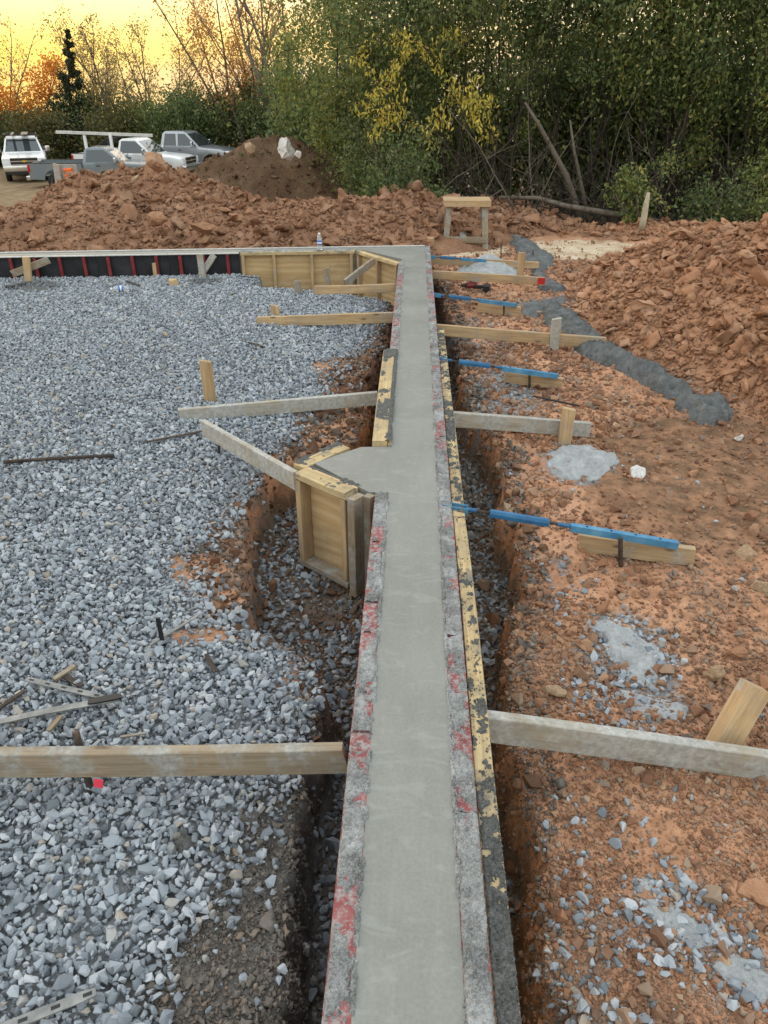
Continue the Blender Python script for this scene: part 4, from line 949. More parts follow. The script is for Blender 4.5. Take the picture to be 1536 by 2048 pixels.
turnbuckle('blue turnbuckle brace farthest along, beside the pale gravel heap', (858, 513, -.01), (975, 521, -.08), (0, 0, 0), (0, 0, 0), None)
pin('thin rebar pin standing behind the pale gravel heap', 1002, 488, 520, ZG, .008)
pin('thin rebar pin standing at the edge of the wet spill', 1066, 500, 522, ZG, .008)
pin('steel bar pinning the plank at the pilaster box', 438, 850, 912, ZG, .010)
b0 = P(185, 1592, ZG); b1 = P(152, 1464, .0)
t = thing('steel_stake', 'round rusty stake with pink tape behind the long brown brace', 'stake', tuple(b0))
b1 = PY(151, 1464, b0.y + .06); m = MB().tube([b0 - (b1 - b0) * .3, b0, (b0 + b1) / 2, b1 - (b1 - b0) * .01, b1], [.010, .0125, .0125, .013, .011], 10); m.build('rod', MATS['darksteel'], t, True)
pt = PY(197, 1567, b0.y - .03); MB().box((0, 0, 0), (.030, .004, .038)).build('tape', MATS['tapepink'], t, M=Matrix.Translation(pt) @ Matrix.Rotation(R(12), 4, 'Y'))
b0 = P(328, 1300, ZG); b1 = PY(324, 1252, b0.y)
tag(MB().box((0, 0, .03), (.018, .008, (b1.z - b0.z) + .1)).build('flat_steel_stake', MATS['black'], None, M=Matrix.Translation((b0.x, b0.y, b0.z + .03))), 'flat black steel stake standing upright in the gravel', 'stake')

# ------------------------------------------------------------------ bits on the gravel
def strip(name, label, a, b, w_, h_, mat, z0=.035, z1=.035, cat='metal strip', holes=0, group=None, bend=0.0):
    p0 = P(a[0], a[1], ZG + z0 + .017); p1 = P(b[0], b[1], ZG + z1 + .017); L = (p1 - p0).length; M_ = frame(p0, p1)
    n = 8; ring = [(-w_ / 2, -h_ / 2), (w_ / 2, -h_ / 2), (w_ / 2, h_ / 2), (-w_ / 2, h_ / 2)]; vs = []; fs = []
    for i in range(n + 1):
        uu = i / n * 2 - 1
        for k_, (aa, bb) in enumerate(ring): vs.append((uu * L / 2, aa * (1 - .25 * (i in (0, n))) + bend * (1 - uu * uu) * .3, bb + bend * (1 - uu * uu)))
    for i in range(n): fs += [(i * 4 + k_, i * 4 + (k_ + 1) % 4, (i + 1) * 4 + (k_ + 1) % 4, (i + 1) * 4 + k_) for k_ in range(4)]
    fs += [(3, 2, 1, 0), tuple(n * 4 + k_ for k_ in range(4))]
    if holes:
        t = thing(name, label, cat, tuple(p0), group); MB().add(vs, fs).build('flat_bar', mat, t, M=M_)
        for i in range(holes):
            uu = -.85 + 1.7 * i / max(1, holes - 1)
            MB().box((uu * L / 2, 0, h_ / 2 + bend * (1 - uu * uu)), (w_ * .8, w_ * .34, .0016)).build('slot', MATS['black'], t, M=M_)
        return t
    return tag(MB().add(vs, fs).build(name, mat, None, M=M_), label, cat, group)
tag(MB().tube([P(8, 924, ZG + .052), P(90, 918, ZG + .058), P(228, 911, ZG + .050)], .012, 8).build('steel_rod', MATS['darksteel'], None, True), 'long rusty brown rod lying flat on the gravel', 'rod')
strip('flat_bar', 'dark flat bar lying on the gravel below the pinned plank', (290, 884), (405, 862), .022, .006, MATS['darksteel'], holes=0)
strip('form_tie', 'pale slotted metal strip crossing the junk heap on the gravel', (52, 1358), (205, 1394), .026, .005, MATS['greysteel'], .05, .035, holes=5)
strip('form_tie', 'long grey bent metal strip running out of the junk heap', (-10, 1446), (238, 1398), .030, .006, MATS['greysteel'], .04, .05, holes=0, bend=.006)
strip('form_tie', 'dark slotted strip under the pale strip in the junk heap', (118, 1345), (165, 1372), .024, .005, MATS['darksteel'], .03, .03, holes=3)
strip('form_tie', 'dark thin strip pointing out of frame beside the junk heap', (-12, 1424), (48, 1382), .016, .008, MATS['darksteel'], .035, .04)
strip('form_tie', 'black tip of strip lying on the long grey strip', (176, 1404), (242, 1392), .03, .007, MATS['black'], .058, .058)
strip('form_tie', 'galvanised slotted tie half buried in gravel at the corner of the pad', (-40, 2075), (192, 1983), .028, .005, MATS['greysteel'], .045, .045, holes=4)
strip('form_tie', 'dark slotted strip propped on stones near the trench bulge', (412, 1308), (432, 1344), .020, .005, MATS['darksteel'], .04, .03, holes=2)
strip('form_tie', 'thin grey strip leaning by the flat black stake', (300, 1290), (400, 1228), .014, .005, MATS['greysteel'], .03, .085)
strip('form_tie', 'thin black strip lying near the far plywood form', (478, 552), (520, 556), .02, .006, MATS['black'])
strip('form_tie', 'thin black strip in the gravel below the crossed brace', (10, 574), (55, 566), .03, .008, MATS['darksteel'])
strip('form_tie', 'thin black strip lying left of the tan wood block', (252, 562), (282, 572), .03, .008, MATS['darksteel'])
strip('form_tie', 'bent dark strip on the gravel behind the tall wooden stake', (496, 684), (530, 694), .02, .006, MATS['darksteel'])
strip('form_tie', 'black strip lying on stones by the grey stained brace', (1066, 792), (1160, 812), .02, .008, MATS['black'], .06, .05)
def woodbit(label, a, b, w_, h_, mat=None): return strip('wood_scrap', label, a, b, w_, h_, MATS[mat or 'lumber_old'], .030, .036, 'wood scrap')
woodbit('brown wood splinter on top of the junk heap', (108, 1360), (150, 1332), .022, .014)
woodbit('pale wood splinter below the long grey strip', (96, 1462), (122, 1432), .018, .010)
woodbit('thin pale splinter above the long brown brace', (240, 1474), (292, 1466), .010, .006)
woodbit('dark wood chip beside the long grey strip', (30, 1444), (45, 1422), .012, .012, 'lumber_old')
woodbit('tiny wood chip in the middle of the gravel', (326, 664), (334, 672), .025, .012)
p = P(347, 566, ZG + .05); m = MB().add([(-.055, -.045, -.04), (.055, -.05, -.04), (.06, .045, -.04), (-.05, .05, -.04), (-.048, -.04, .035), (.03, -.045, .045), (.055, .03, .04), (-.045, .045, .048)], [(3, 2, 1, 0), (4, 5, 6, 7), (0, 1, 5, 4), (1, 2, 6, 5), (2, 3, 7, 6), (3, 0, 4, 7)])
tag(m.build('wood_block', MATS['ply'], None, M=Matrix.Translation(p) @ Matrix.Rotation(.5, 4, 'Z')), 'small tan wood block lying on the gravel before the black forms', 'block')
p = P(233, 548, ZG + .03); tag(MB().add([(-.05, -.03, -.04), (.05, -.03, -.04), (.045, .03, -.04), (-.045, .03, -.04), (-.03, -.025, .03), (.03, -.02, .04), (.025, .03, .03), (-.03, .03, .045)], [(3, 2, 1, 0), (4, 5, 6, 7), (0, 1, 5, 4), (1, 2, 6, 5), (2, 3, 7, 6), (3, 0, 4, 7)]).build('wood_chunk', MATS['lumber'], None, M=Matrix.Translation(p)), 'pale wood chunk at the foot of the black forms', 'block')

# bottles
def mk_pet():
    m = Mat('clear_bottle_plastic', .12, .5); m.b.inputs['Transmission Weight'].default_value = .75; m.b.inputs['IOR'].default_value = 1.25
    m.col(m.mix(m.noise(20), (.80, .84, .88), (.92, .94, .96))); return m.m
MATS['pet'] = mk_pet(); MATS['labelblue'] = flat('blue_label', (.03, .16, .50), .4); MATS['bcap'] = flat('white_cap', (.8, .8, .82), .4)
def bottle(label, M_):
    t = thing('water_bottle', label, 'bottle', tuple(M_.translation))
    m = MB().lathe([(.020, 0), (.031, .004), (.032, .02), (.0295, .028), (.032, .036), (.0295, .045), (.032, .055), (.032, .13), (.030, .145), (.018, .175), (.0125, .185), (.0125, .195)], 14); m.build('body', MATS['pet'], t, True, M_)
    MB().lathe([(.0325, .066), (.0332, .068), (.0332, .116), (.0325, .118)], 14).build('paper_label', MATS['labelblue'], t, True, M_)
    MB().lathe([(.0331, .080), (.0337, .081), (.0337, .098), (.0331, .099)], 14).build('label_band', MATS['bcap'], t, True, M_)
    MB().lathe([(.0145, .190), (.0148, .192), (.0148, .206), (.012, .208)], 12).build('cap', MATS['bcap'], t, True, M_); return t
pb = fpt(641) + v * .045; bottle('water bottle standing upright on top of the far plywood form', Matrix.Translation((pb.x, pb.y, .012)))
p = P(222, 578, ZG + .072); q = P(258, 576, ZG + .072); bottle('clear water bottle lying on its side on the gravel', frame(q, p) @ Matrix.Rotation(R(90), 4, 'Y') @ Matrix.Translation((0, 0, -.10)))

# ------------------------------------------------------------------ sawhorse bench
bc = P(935, 497, ZG - .0); th = thing('sawhorse_bench', 'square wooden sawhorse bench standing behind the far braces', 'bench', tuple(bc))
Yb = P(935, 500, ZG).y + .1
def bp(px, py, dy=0): return PY(px, py, Yb + dy)
zt = bp(935, 402).z; xl, xr = bp(893, 420).x, bp(976, 420).x
mt = MB(); M_ = Matrix.Translation(((bp(888, 400).x + bp(982, 400).x) / 2, Yb + .16, zt - .03)); wl = bp(982, 400).x - bp(888, 400).x
board('top_slab', (M_.translation.x - wl / 2, Yb + .16, zt - .028), (M_.translation.x + wl / 2, Yb + .16, zt - .028), .46, .085, MATS['lumber'], th)
for (sx, sy) in ((-1, -1), (1, -1), (-1, 1), (1, 1)):
    x0 = M_.translation.x + sx * (wl / 2 - .085); y0 = Yb + .16 + sy * .15
    board('leg', (x0 + sx * .045, y0 + sy * .06, ZG - .03), (x0, y0, zt - .072), .04, .085, MATS['lumber_old'], th, (1, 0, 0))
zr = bp(930, 478).z
for sy in (-1, 1): board('stretcher', (M_.translation.x - wl / 2 + .04, Yb + .16 + sy * .222, zr), (M_.translation.x + wl / 2 - .02, Yb + .16 + sy * .222, zr), .036, .085, MATS['lumber_old'], th)
board('shelf_board', (M_.translation.x - .02, Yb - .04, zr + .02), (M_.translation.x - .06, Yb + .36, zr + .02), .09, .03, MATS['lumber_grey'], th)
p = P(862, 512, ZG); tag(board('wood_block', (p.x - .05, p.y + .25, ZG + .09), (p.x + .05, p.y + .25, ZG + .09), .14, .24, MATS['lumber']), 'upright light wood block at the far end of the wall', 'block')

# ------------------------------------------------------------------ drill
p = P(952, 573, ZG + .05); t = thing('cordless_drill', 'red and black cordless drill lying on the clay', 'drill', tuple(p)); M_ = Matrix.Translation(p) @ Matrix.Rotation(R(8), 4, 'Z')
MX = Matrix.Rotation(R(-90), 4, 'Y')
MB().lathe([(.018, .0), (.034, .012), (.038, .06), (.036, .12), (.028, .135)], 12, MX).build('motor_body', MATS['drillred'], t, True, M_ @ Matrix.Translation((.02, .03, .01)))
MB().lathe([(.012, .13), (.024, .135), (.024, .165), (.014, .19), (.004, .20)], 12, MX).build('chuck', MATS['black'], t, True, M_ @ Matrix.Translation((.02, .03, .01)))
MB().cbox((.06, -.01, 0), (.14, .04, .045), .012, Matrix.Rotation(R(-20), 4, 'Z')).build('handle', MATS['black'], t, M=M_)
MB().cbox((.135, -.05, .005), (.075, .12, .075), .012, Matrix.Rotation(R(-20), 4, 'Z')).build('battery', MATS['black'], t, M=M_)

# ------------------------------------------------------------------ concrete spills and splashes
def splat(name, label, outline_px, z, h, mat, seed, lump=.35, rough_=.018, cat='concrete splash', n=64, group=None):
    pts_ = [P(a, b, z) for a, b in outline_px]; cx = sum(p.x for p in pts_) / len(pts_); cy = sum(p.y for p in pts_) / len(pts_)
    xs = np.array([p.x for p in pts_]); ys = np.array([p.y for p in pts_])
    x0, x1, y0, y1 = xs.min() - .05, xs.max() + .05, ys.min() - .05, ys.max() + .05
    st = max((x1 - x0), (y1 - y0)) / n; gx_ = np.arange(x0, x1, st); gy_ = np.arange(y0, y1, st); X, Y = np.meshgrid(gx_, gy_); x = X.ravel(); y = Y.ravel()
    wob = min(.16, max(x1 - x0, y1 - y0) * .16); xq = x + fbm(x, y, 7, 5, seed, .62) * wob; yq = y + fbm(x, y, 7, 5, seed + 4, .62) * wob
    dmin = np.full(len(x), 1e9); ins = np.zeros(len(x), bool); k = len(xs)
    for i in range(k):
        ax, ay, bx_, by_ = xs[i], ys[i], xs[(i + 1) % k], ys[(i + 1) % k]; dx, dy = bx_ - ax, by_ - ay
        tt = np.clip(((xq - ax) * dx + (yq - ay) * dy) / (dx * dx + dy * dy + 1e-12), 0, 1); dmin = np.minimum(dmin, np.hypot(xq - ax - tt * dx, yq - ay - tt * dy))
        c_ = ((ay > yq) != (by_ > yq)) & (xq < (bx_ - ax) * (yq - ay) / (by_ - ay + 1e-12) + ax); ins ^= c_
    sd = np.where(ins, dmin, -dmin); prof = 1 - (1 - np.clip(sd / lump, 0, 1)) ** 2
    gzv = base_z(x, y)
    if mat is MATS['spill']: 
        gzv = np.maximum(gzv, np.where(ridge_f(x, y, RM, -.33)[0] > 0, ridge_f(x, y, RM, -.33)[1] - .05, -9))
    z_ = gzv + np.where(sd > 0, .004 + h * prof, np.maximum(sd * 2.5, -.07)) + (fbm(x, y, 16, 4, seed + 8, .6) * rough_ * 2 + fbm(x, y, 45, 3, seed + 9, .6) * rough_) * sstep(0, .03, sd)
    kk = len(gx_); i = np.arange(kk * (len(gy_) - 1)); i = i[i % kk != kk - 1]; Fc = np.stack([i, i + 1, i + kk + 1, i + kk], 1)
    ok = sd > -st * 3; Fc = Fc[ok[Fc].all(1)]; used = np.zeros(len(x), bool); used[Fc.ravel()] = True; rm = np.cumsum(used) - 1
    return tag(link(bpy.data.objects.new(name, mesh_np(name, np.stack([x, y, z_], 1)[used], rm[Fc], mat, True))), label, cat, group)
def ell(px, py, rx, ry, n=14, j=.0): return [(px + rx * math.cos(2 * math.pi * i / n), py + ry * math.sin(2 * math.pi * i / n)) for i in range(n)]
splat('concrete_splash', 'round flat splash of dried grey concrete in front of the light stake', ell(1162, 918, 74, 36), ZG + .03, .03, MATS['splat'], 611, .10, .016, n=110)
splat('concrete_splash', 'rough pale concrete splash with loose stone in the middle of the clay', [(1175, 1235), (1215, 1230), (1265, 1255), (1320, 1285), (1330, 1320), (1310, 1360), (1275, 1365), (1245, 1330), (1205, 1290)], ZG + .03, .014, MATS['splat'], 621, .06, .020, n=110)
splat('concrete_splash', 'thin grey splash trailing below the rough pale splash', [(1240, 1375), (1300, 1380), (1375, 1410), (1370, 1440), (1300, 1435), (1250, 1420)], ZG + .02, .004, MATS['splat'], 631, .05, .014, n=90)
splat('concrete_splash', 'grey lump of dried concrete at the clay corner of the site', [(1430, 1895), (1480, 1890), (1545, 1930), (1600, 1960), (1590, 2000), (1520, 1985), (1455, 1945), (1425, 1915)], ZG + .03, .016, MATS['splat'], 641, .06, .016, n=100)
splat('concrete_splash', 'flattened grey patch of dried concrete among scattered stones', [(1270, 1745), (1320, 1755), (1345, 1800), (1440, 1830), (1460, 1870), (1390, 1880), (1320, 1850), (1280, 1800)], ZG + .02, .005, MATS['splat'], 651, .05, .012, n=100)
splat('gravel_heap', 'small rounded heap of pale grey concrete grit between the far braces', [(905, 540), (930, 524), (965, 514), (1000, 516), (1030, 530), (1040, 545), (1020, 556), (960, 556), (915, 550)], ZG + .05, .17, MATS['splat'], 661, .42, .012, 'heap')
splat('concrete_spill', 'long tongue of wet dark grey concrete spilling down the clay to a rounded end', [(1080, 600), (1120, 610), (1160, 635), (1210, 680), (1270, 715), (1330, 740), (1375, 768), (1395, 790), (1450, 795), (1472, 815), (1455, 838), (1400, 838), (1365, 815), (1355, 785), (1310, 770), (1240, 735), (1180, 710), (1150, 690), (1115, 655), (1085, 635)], ZG + .05, .10, MATS['spill'], 671, .12, .046, 'concrete spill', 210)
splat('concrete_spill', 'dark concrete spill winding past the sawhorse bench to the red tag', [(1020, 462), (1045, 470), (1075, 488), (1108, 510), (1105, 522), (1085, 532), (1095, 552), (1135, 570), (1120, 577), (1085, 572), (1068, 545), (1062, 530), (1040, 505), (1022, 488)], ZG + .05, .07, MATS['spill'], 681, .14, .022, 'concrete spill', 190)
splat('concrete_spill', 'crumbly grey concrete scatter beside the weathered block', [(1048, 606), (1085, 600), (1130, 596), (1140, 604), (1110, 620), (1075, 632), (1045, 625)], ZG + .02, .03, MATS['spill'], 691, .10, .02, 'concrete spill', 50)
splat('mud_clump', 'dark round clump of mud sitting on the gravel', ell(368, 1688, 30, 25), ZG + .03, .05, MATS['crust_dark'], 695, .05, .012, 'mud clump')
splat('concrete_splash', 'flat smear of grey concrete on the gravel by the crossed brace', ell(70, 577, 42, 7), ZG + .03, .03, MATS['crust_dark'], 697, .08, .01)

# ------------------------------------------------------------------ boulders
def rock(name, label, px, py, rx, zb, mat, seed, fl=(1, .8, .7), rot=(0, 0, 0), Y=None, sub=2, jag=.22, sink=.25):
    """px,py = centre of the rock, rx = half width in px"""
    rg = np.random.default_rng(seed)
    c = P(px, py, zb) if Y is None else PY(px, py, Y); sc = (P(px + rx, py, zb) - P(px - rx, py, zb)).length if Y is None else (PY(px + rx, py, Y) - PY(px - rx, py, Y)).length
    bm = hull_stone(rg, 16, fl, jag); bmesh.ops.triangulate(bm, faces=bm.faces[:])
    for _ in range(sub): bmesh.ops.subdivide_edges(bm, edges=bm.edges[:], cuts=1, use_grid_fill=True); bmesh.ops.triangulate(bm, faces=bm.faces[:])
    cc = np.array([v_.co[:] for v_ in bm.verts])
    for f_, a_ in ((5, .10), (14, .04)):
        nz = np.stack([vnoise(cc[:, 0] * f_ + seed, cc[:, 1] * f_, seed + k_, cc[:, 2] * f_) - .5 for k_ in range(3)], 1) * a_
        for v_, d_ in zip(bm.verts, nz): v_.co += Vector(d_)
    me = bpy.data.meshes.new(name); bm.to_mesh(me); bm.free(); me.materials.append(mat)
    o = bpy.data.objects.new(name, me); o.location = c; o.scale = (sc,) * 3; o.rotation_euler = rot; link(o); return tag(o, label, 'rock')
rock('white_rock', 'smooth white rock lying right of the round concrete splash', 1276, 946, 23, ZG + .03, MATS['whiterock'], 701, (1, .75, .8), (0, .3, .5))
rock('white_rock', 'small white rock on the brown dirt below the spill end', 1479, 875, 13, ZG + .02, MATS['whiterock'], 702, (1, .7, .6))
rock('tan_rock', 'angular tan rock beside the thick slanted stake', 1428, 1342, 27, ZG + .04, MATS['tanrock'], 703, (1, .8, .95))
rock('tan_rock', 'rounded brown rock sunk in the dirt past the blue brace', 1492, 1110, 26, ZG + .03, MATS['tanrock'], 704, (1, .9, .9))
rock('tan_rock', 'rounded brown rock at the clay edge below the sunk one', 1522, 1172, 24, ZG + .03, MATS['tanrock'], 705, (1, .9, .9))
rock('clay_rock', 'broad orange clay rock behind the angular tan rock', 1470, 1304, 32, ZG + .02, MATS['clod'], 706, (1, .6, .5))
rock('clay_rock', 'large pale orange clay rock at the corner among grey stones', 1520, 1790, 45, ZG + .0, MATS['clod'], 707, (1, .9, .45))
rock('tan_rock', 'pinkish rock on the shoulder of the narrow trench', 1110, 1382, 24, ZG + .02, MATS['tanrock'], 708, (1, .8, .7))
rock('grey_rock', 'pale rock at the toe of the clay rubble slope', 1240, 577, 13, ZG + .04, MATS['whiterock'], 709, (1, .8, 1.1))
rock('boulder', 'pale cream boulder lodged on the topsoil pile', 574, 298, 21, 0, MATS['whiterock'], 710, (1, .8, 1.25), (0, .2, .3), 17.6, 3)
rock('boulder', 'small pale stone beside the cream boulder', 597, 308, 10, 0, MATS['whiterock'], 711, (1, .8, .9), (0, .5, .3), 17.4)
rock('boulder', 'tan boulder on the shoulder of the topsoil pile', 500, 297, 16, 0, MATS['tanrock'], 712, (1, .8, .9), (0, 0, 1), 17.6)
rock('boulder', 'big orange clay boulder topping the small heap before the white pickup', 315, 322, 32, 0, MATS['clod'], 713, (1, .7, .72), (0, -.1, .2), 15.6, 3)
rock('clay_slab', 'tilted flat slab of pale rock on the small clay heap', 270, 357, 16, 0, MATS['tanrock'], 714, (1, .6, .3), (0, -.7, .2), 14.6)
rock('boulder', 'dark brown boulder set in the face of the long clay ridge', 312, 437, 24, 0, MATS['clod_dark'], 715, (1, .8, .75), (0, 0, .4), 11.25)
rock('boulder', 'long flat clay slab low on the long clay ridge', 405, 455, 34, 0, MATS['clod_dark'], 716, (1, .7, .4), (0, .1, -.2), 10.95)

# ------------------------------------------------------------------ painted marker board
MATS['orangepaint'] = flat('orange_marking_paint', (.85, .14, .02), .6); MATS['greywood'] = MATS['lumber_grey']
Ym = 16.8; c0 = PY(116, 332, Ym); c1 = PY(116, 376, Ym)
t = thing('marker_board', 'grey wooden marker board with an orange painted figure by the dirt lot', 'marker', tuple(c1))
wb = PY(156, 350, Ym).x - PY(124, 350, Ym).x; hb = c0.z - c1.z
board('post', PY(113, 328, Ym - .05), PY(121, 386, Ym - .05), .05, .14, MATS['lumber_grey'], t, (1, 0, 0))
Mb = Matrix.Translation(PY(141, 352, Ym)); MB().cbox((0, 0, 0), (wb, .03, hb * 1.05), .004).build('board', MATS['lumber_grey'], t, M=Mb)
def s_(px, py): q_ = PY(px, py, Ym - .018); return q_
m = MB()
for a_, b_ in (((128, 341), (144, 339)), ((142, 339), (143, 350)), ((143, 350), (131, 352)), ((137, 345), (138, 364))): m.tube([s_(*a_), s_(*b_)], .035, 6)
m.build('painted_figure', MATS['orangepaint'], t)
# ------------------------------------------------------------------ vegetation
def mk_leaf(name, cols, trans=.35):
    m = Mat(name, .55, .35); r = m.island()
    st = [(i / (len(cols) - 1), c) for i, c in enumerate(cols)]; k = m.ramp(r, st)
    m.col(k); tr = m.n('ShaderNodeBsdfTranslucent'); m.l(k, tr.inputs[0]); mx = m.n('ShaderNodeMixShader'); mx.inputs[0].default_value = trans
    m.l(m.b.outputs[0], mx.inputs[1]); m.l(tr.outputs[0], mx.inputs[2]); m.l(mx.outputs[0], m.out.inputs[0]); return m.m
LEAF = dict(
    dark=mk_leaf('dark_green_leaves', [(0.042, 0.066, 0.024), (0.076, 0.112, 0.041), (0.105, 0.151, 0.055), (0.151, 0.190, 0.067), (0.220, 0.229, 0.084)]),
    mid=mk_leaf('green_leaves', [(0.073, 0.112, 0.034), (0.115, 0.165, 0.048), (0.178, 0.222, 0.064), (0.251, 0.271, 0.078), (0.356, 0.310, 0.094)]),
    yellow=mk_leaf('yellow_green_leaves', [(0.273, 0.290, 0.055), (0.419, 0.388, 0.071), (0.628, 0.504, 0.094), (0.800, 0.640, 0.139), (0.544, 0.426, 0.094)], .4),
    lime=mk_leaf('pale_green_leaves', [(.055, .085, .024), (.080, .110, .030), (.11, .135, .036), (.17, .17, .05), (.10, .12, .034)], .4),
    olive=mk_leaf('olive_leaves', [(0.046, 0.059, 0.022), (0.085, 0.090, 0.031), (0.132, 0.121, 0.040), (0.202, 0.155, 0.050)]),
    orange=mk_leaf('orange_leaves', [(.55, .15, .015), (.70, .22, .022), (.72, .33, .04), (.55, .12, .015), (.45, .28, .05)], .55),
    rust=mk_leaf('rust_brown_leaves', [(.42, .18, .05), (.55, .25, .06), (.62, .34, .10), (.36, .24, .08)], .55),
    straw=mk_leaf('dry_tan_leaves', [(.34, .25, .11), (.46, .35, .15), (.36, .29, .10), (.24, .21, .08)], .55),
    cedar=mk_leaf('cedar_foliage', [(.018, .028, .013), (.030, .044, .020), (.046, .058, .026)], .15))
BARK = mk_simple('grey_bark', [(.075, .060, .046), (.14, .115, .09), (.21, .18, .145)], 14, .9, .7, .01)
BARKD = mk_simple('dark_bark', [(.022, .018, .014), (.045, .037, .028), (.075, .062, .048)], 14, .9, .7, .01)
BARKP = mk_simple('pale_bark', [(.30, .25, .17), (.46, .40, .29), (.60, .54, .42)], 8, .85, .5, .008)

def leaf_mesh(name, C, D, L, W, mat, rng):
    """C centres (n,3), D directions (n,3), L lengths, W widths -> folded kite leaves"""
    n = len(C); D = D / np.linalg.norm(D, axis=1)[:, None]; r_ = rng.normal(size=(n, 3)); sd = np.cross(D, r_); sd /= np.linalg.norm(sd, axis=1)[:, None]; nm = np.cross(D, sd)
    L = L[:, None]; W = W[:, None]; a = C - D * L * .5; b = C + D * L * .5; mid = C - D * L * .08
    V = np.stack([a, mid + sd * W * .5 + nm * W * .18, b, mid - sd * W * .5 + nm * W * .18], 1).reshape(-1, 3)
    i = np.arange(n) * 4; Fc = np.concatenate([np.stack([i, i + 1, i + 2], 1), np.stack([i, i + 2, i + 3], 1)])
    return mesh_np(name, V, Fc, mat)
def limb(rng, p, d_, L, r0, n, wob, grav=0.0):
    pts = [Vector(p)]; rad = [r0]; d_ = Vector(d_).normalized(); step = L / n
    for i in range(n):
        d_ = (d_ + Vector(rng.normal(0, wob, 3)) + Vector((0, 0, grav))).normalized(); pts.append(pts[-1] + d_ * step); rad.append(r0 * (1 - .80 * (i + 1) / n))
    return pts, rad
def make_tree(name, label, base, h, seed, leaf, nleaf, lsize, cat='tree', group=None, trunks=1, r=.06, spread=.55, bark=None, lo=.25, lean=(0, 0), droop=0.0, scatter_=.22, levels=2, nb=9, upk=.5, clump=1.0, aspect=.45, hang=0, cone=.55, tw=.006):
    rng = np.random.default_rng(seed); bark = bark or BARK; t = thing(name, label, cat, tuple(base), group); m = MB(); ends = []
    for k in range(trunks):
        a = rng.uniform(0, 6.28); sp = (.0 if trunks == 1 else .32)
        d0 = Vector((lean[0] + math.cos(a) * sp, lean[1] + math.sin(a) * sp, 1))
        hh = h * rng.uniform(.82, 1.0) if trunks > 1 else h
        b0 = Vector(base) + Vector((math.cos(a), math.sin(a), 0)) * (0 if trunks == 1 else r * 2.0) - Vector((0, 0, .12))
        pts, rad = limb(rng, b0, d0, hh, r, 9, .07); m.tube(pts, rad, 7)
        for j in range(nb):
            q = lo + (1 - lo) * (j + rng.random()) / nb; ii = min(len(pts) - 2, int(q * (len(pts) - 1))); p = pts[ii].lerp(pts[ii + 1], q * (len(pts) - 1) - ii)
            a2 = rng.uniform(0, 6.28); dd = Vector((math.cos(a2), math.sin(a2), upk + rng.normal(0, .2))); L2 = h * spread * (1 - cone * q) * rng.uniform(.6, 1.1)
            p2, r2 = limb(rng, p, dd, L2, max(tw * 1.8, rad[ii] * .55), 6, .16, -droop * .25); m.tube(p2, r2, 5); ends += p2[2:]
            for w_ in range(4 if levels > 1 else 0):
                kk = rng.integers(1, 6); dd2 = (Vector(rng.normal(0, 1, 3)) * .8 + dd + Vector((0, 0, upk * .5))).normalized()
                p3, r3 = limb(rng, p2[kk], dd2, L2 * rng.uniform(.25, .5), max(tw, r2[kk] * .6), 4, .2, -droop * .3); m.tube(p3, r3, 4, False); ends += p3[1:]
        ends += pts[-3:]
    m.build('trunk', bark, t, True)
    if nleaf:
        E = np.array([tuple(e) for e in ends]); nc = max(4, int(len(E) * clump)); E = E[rng.permutation(len(E))[:nc]]
        wts = rng.gamma(1.2, 1, len(E)); wts /= wts.sum(); c = E[rng.choice(len(E), nleaf, p=wts)]
        C = c + rng.normal(0, scatter_, (nleaf, 3)) * np.array([1, 1, .8])
        if cone > .9: C = c + (C - c) * (1.15 - .95 * (c[:, 2:3] - base[2]) / h)
        if hang: C[:, 2] -= rng.random(nleaf) ** 1.5 * hang
        C[:, 2] = np.maximum(C[:, 2], base[2] + .05)
        D = rng.normal(0, 1, (nleaf, 3)); D[:, 2] -= droop * 2.2
        L = lsize * rng.uniform(.6, 1.35, nleaf); me = leaf_mesh('crown', C, D, L, L * aspect * rng.uniform(.8, 1.2, nleaf), LEAF[leaf], rng); link(bpy.data.objects.new('crown', me), t)
    return t
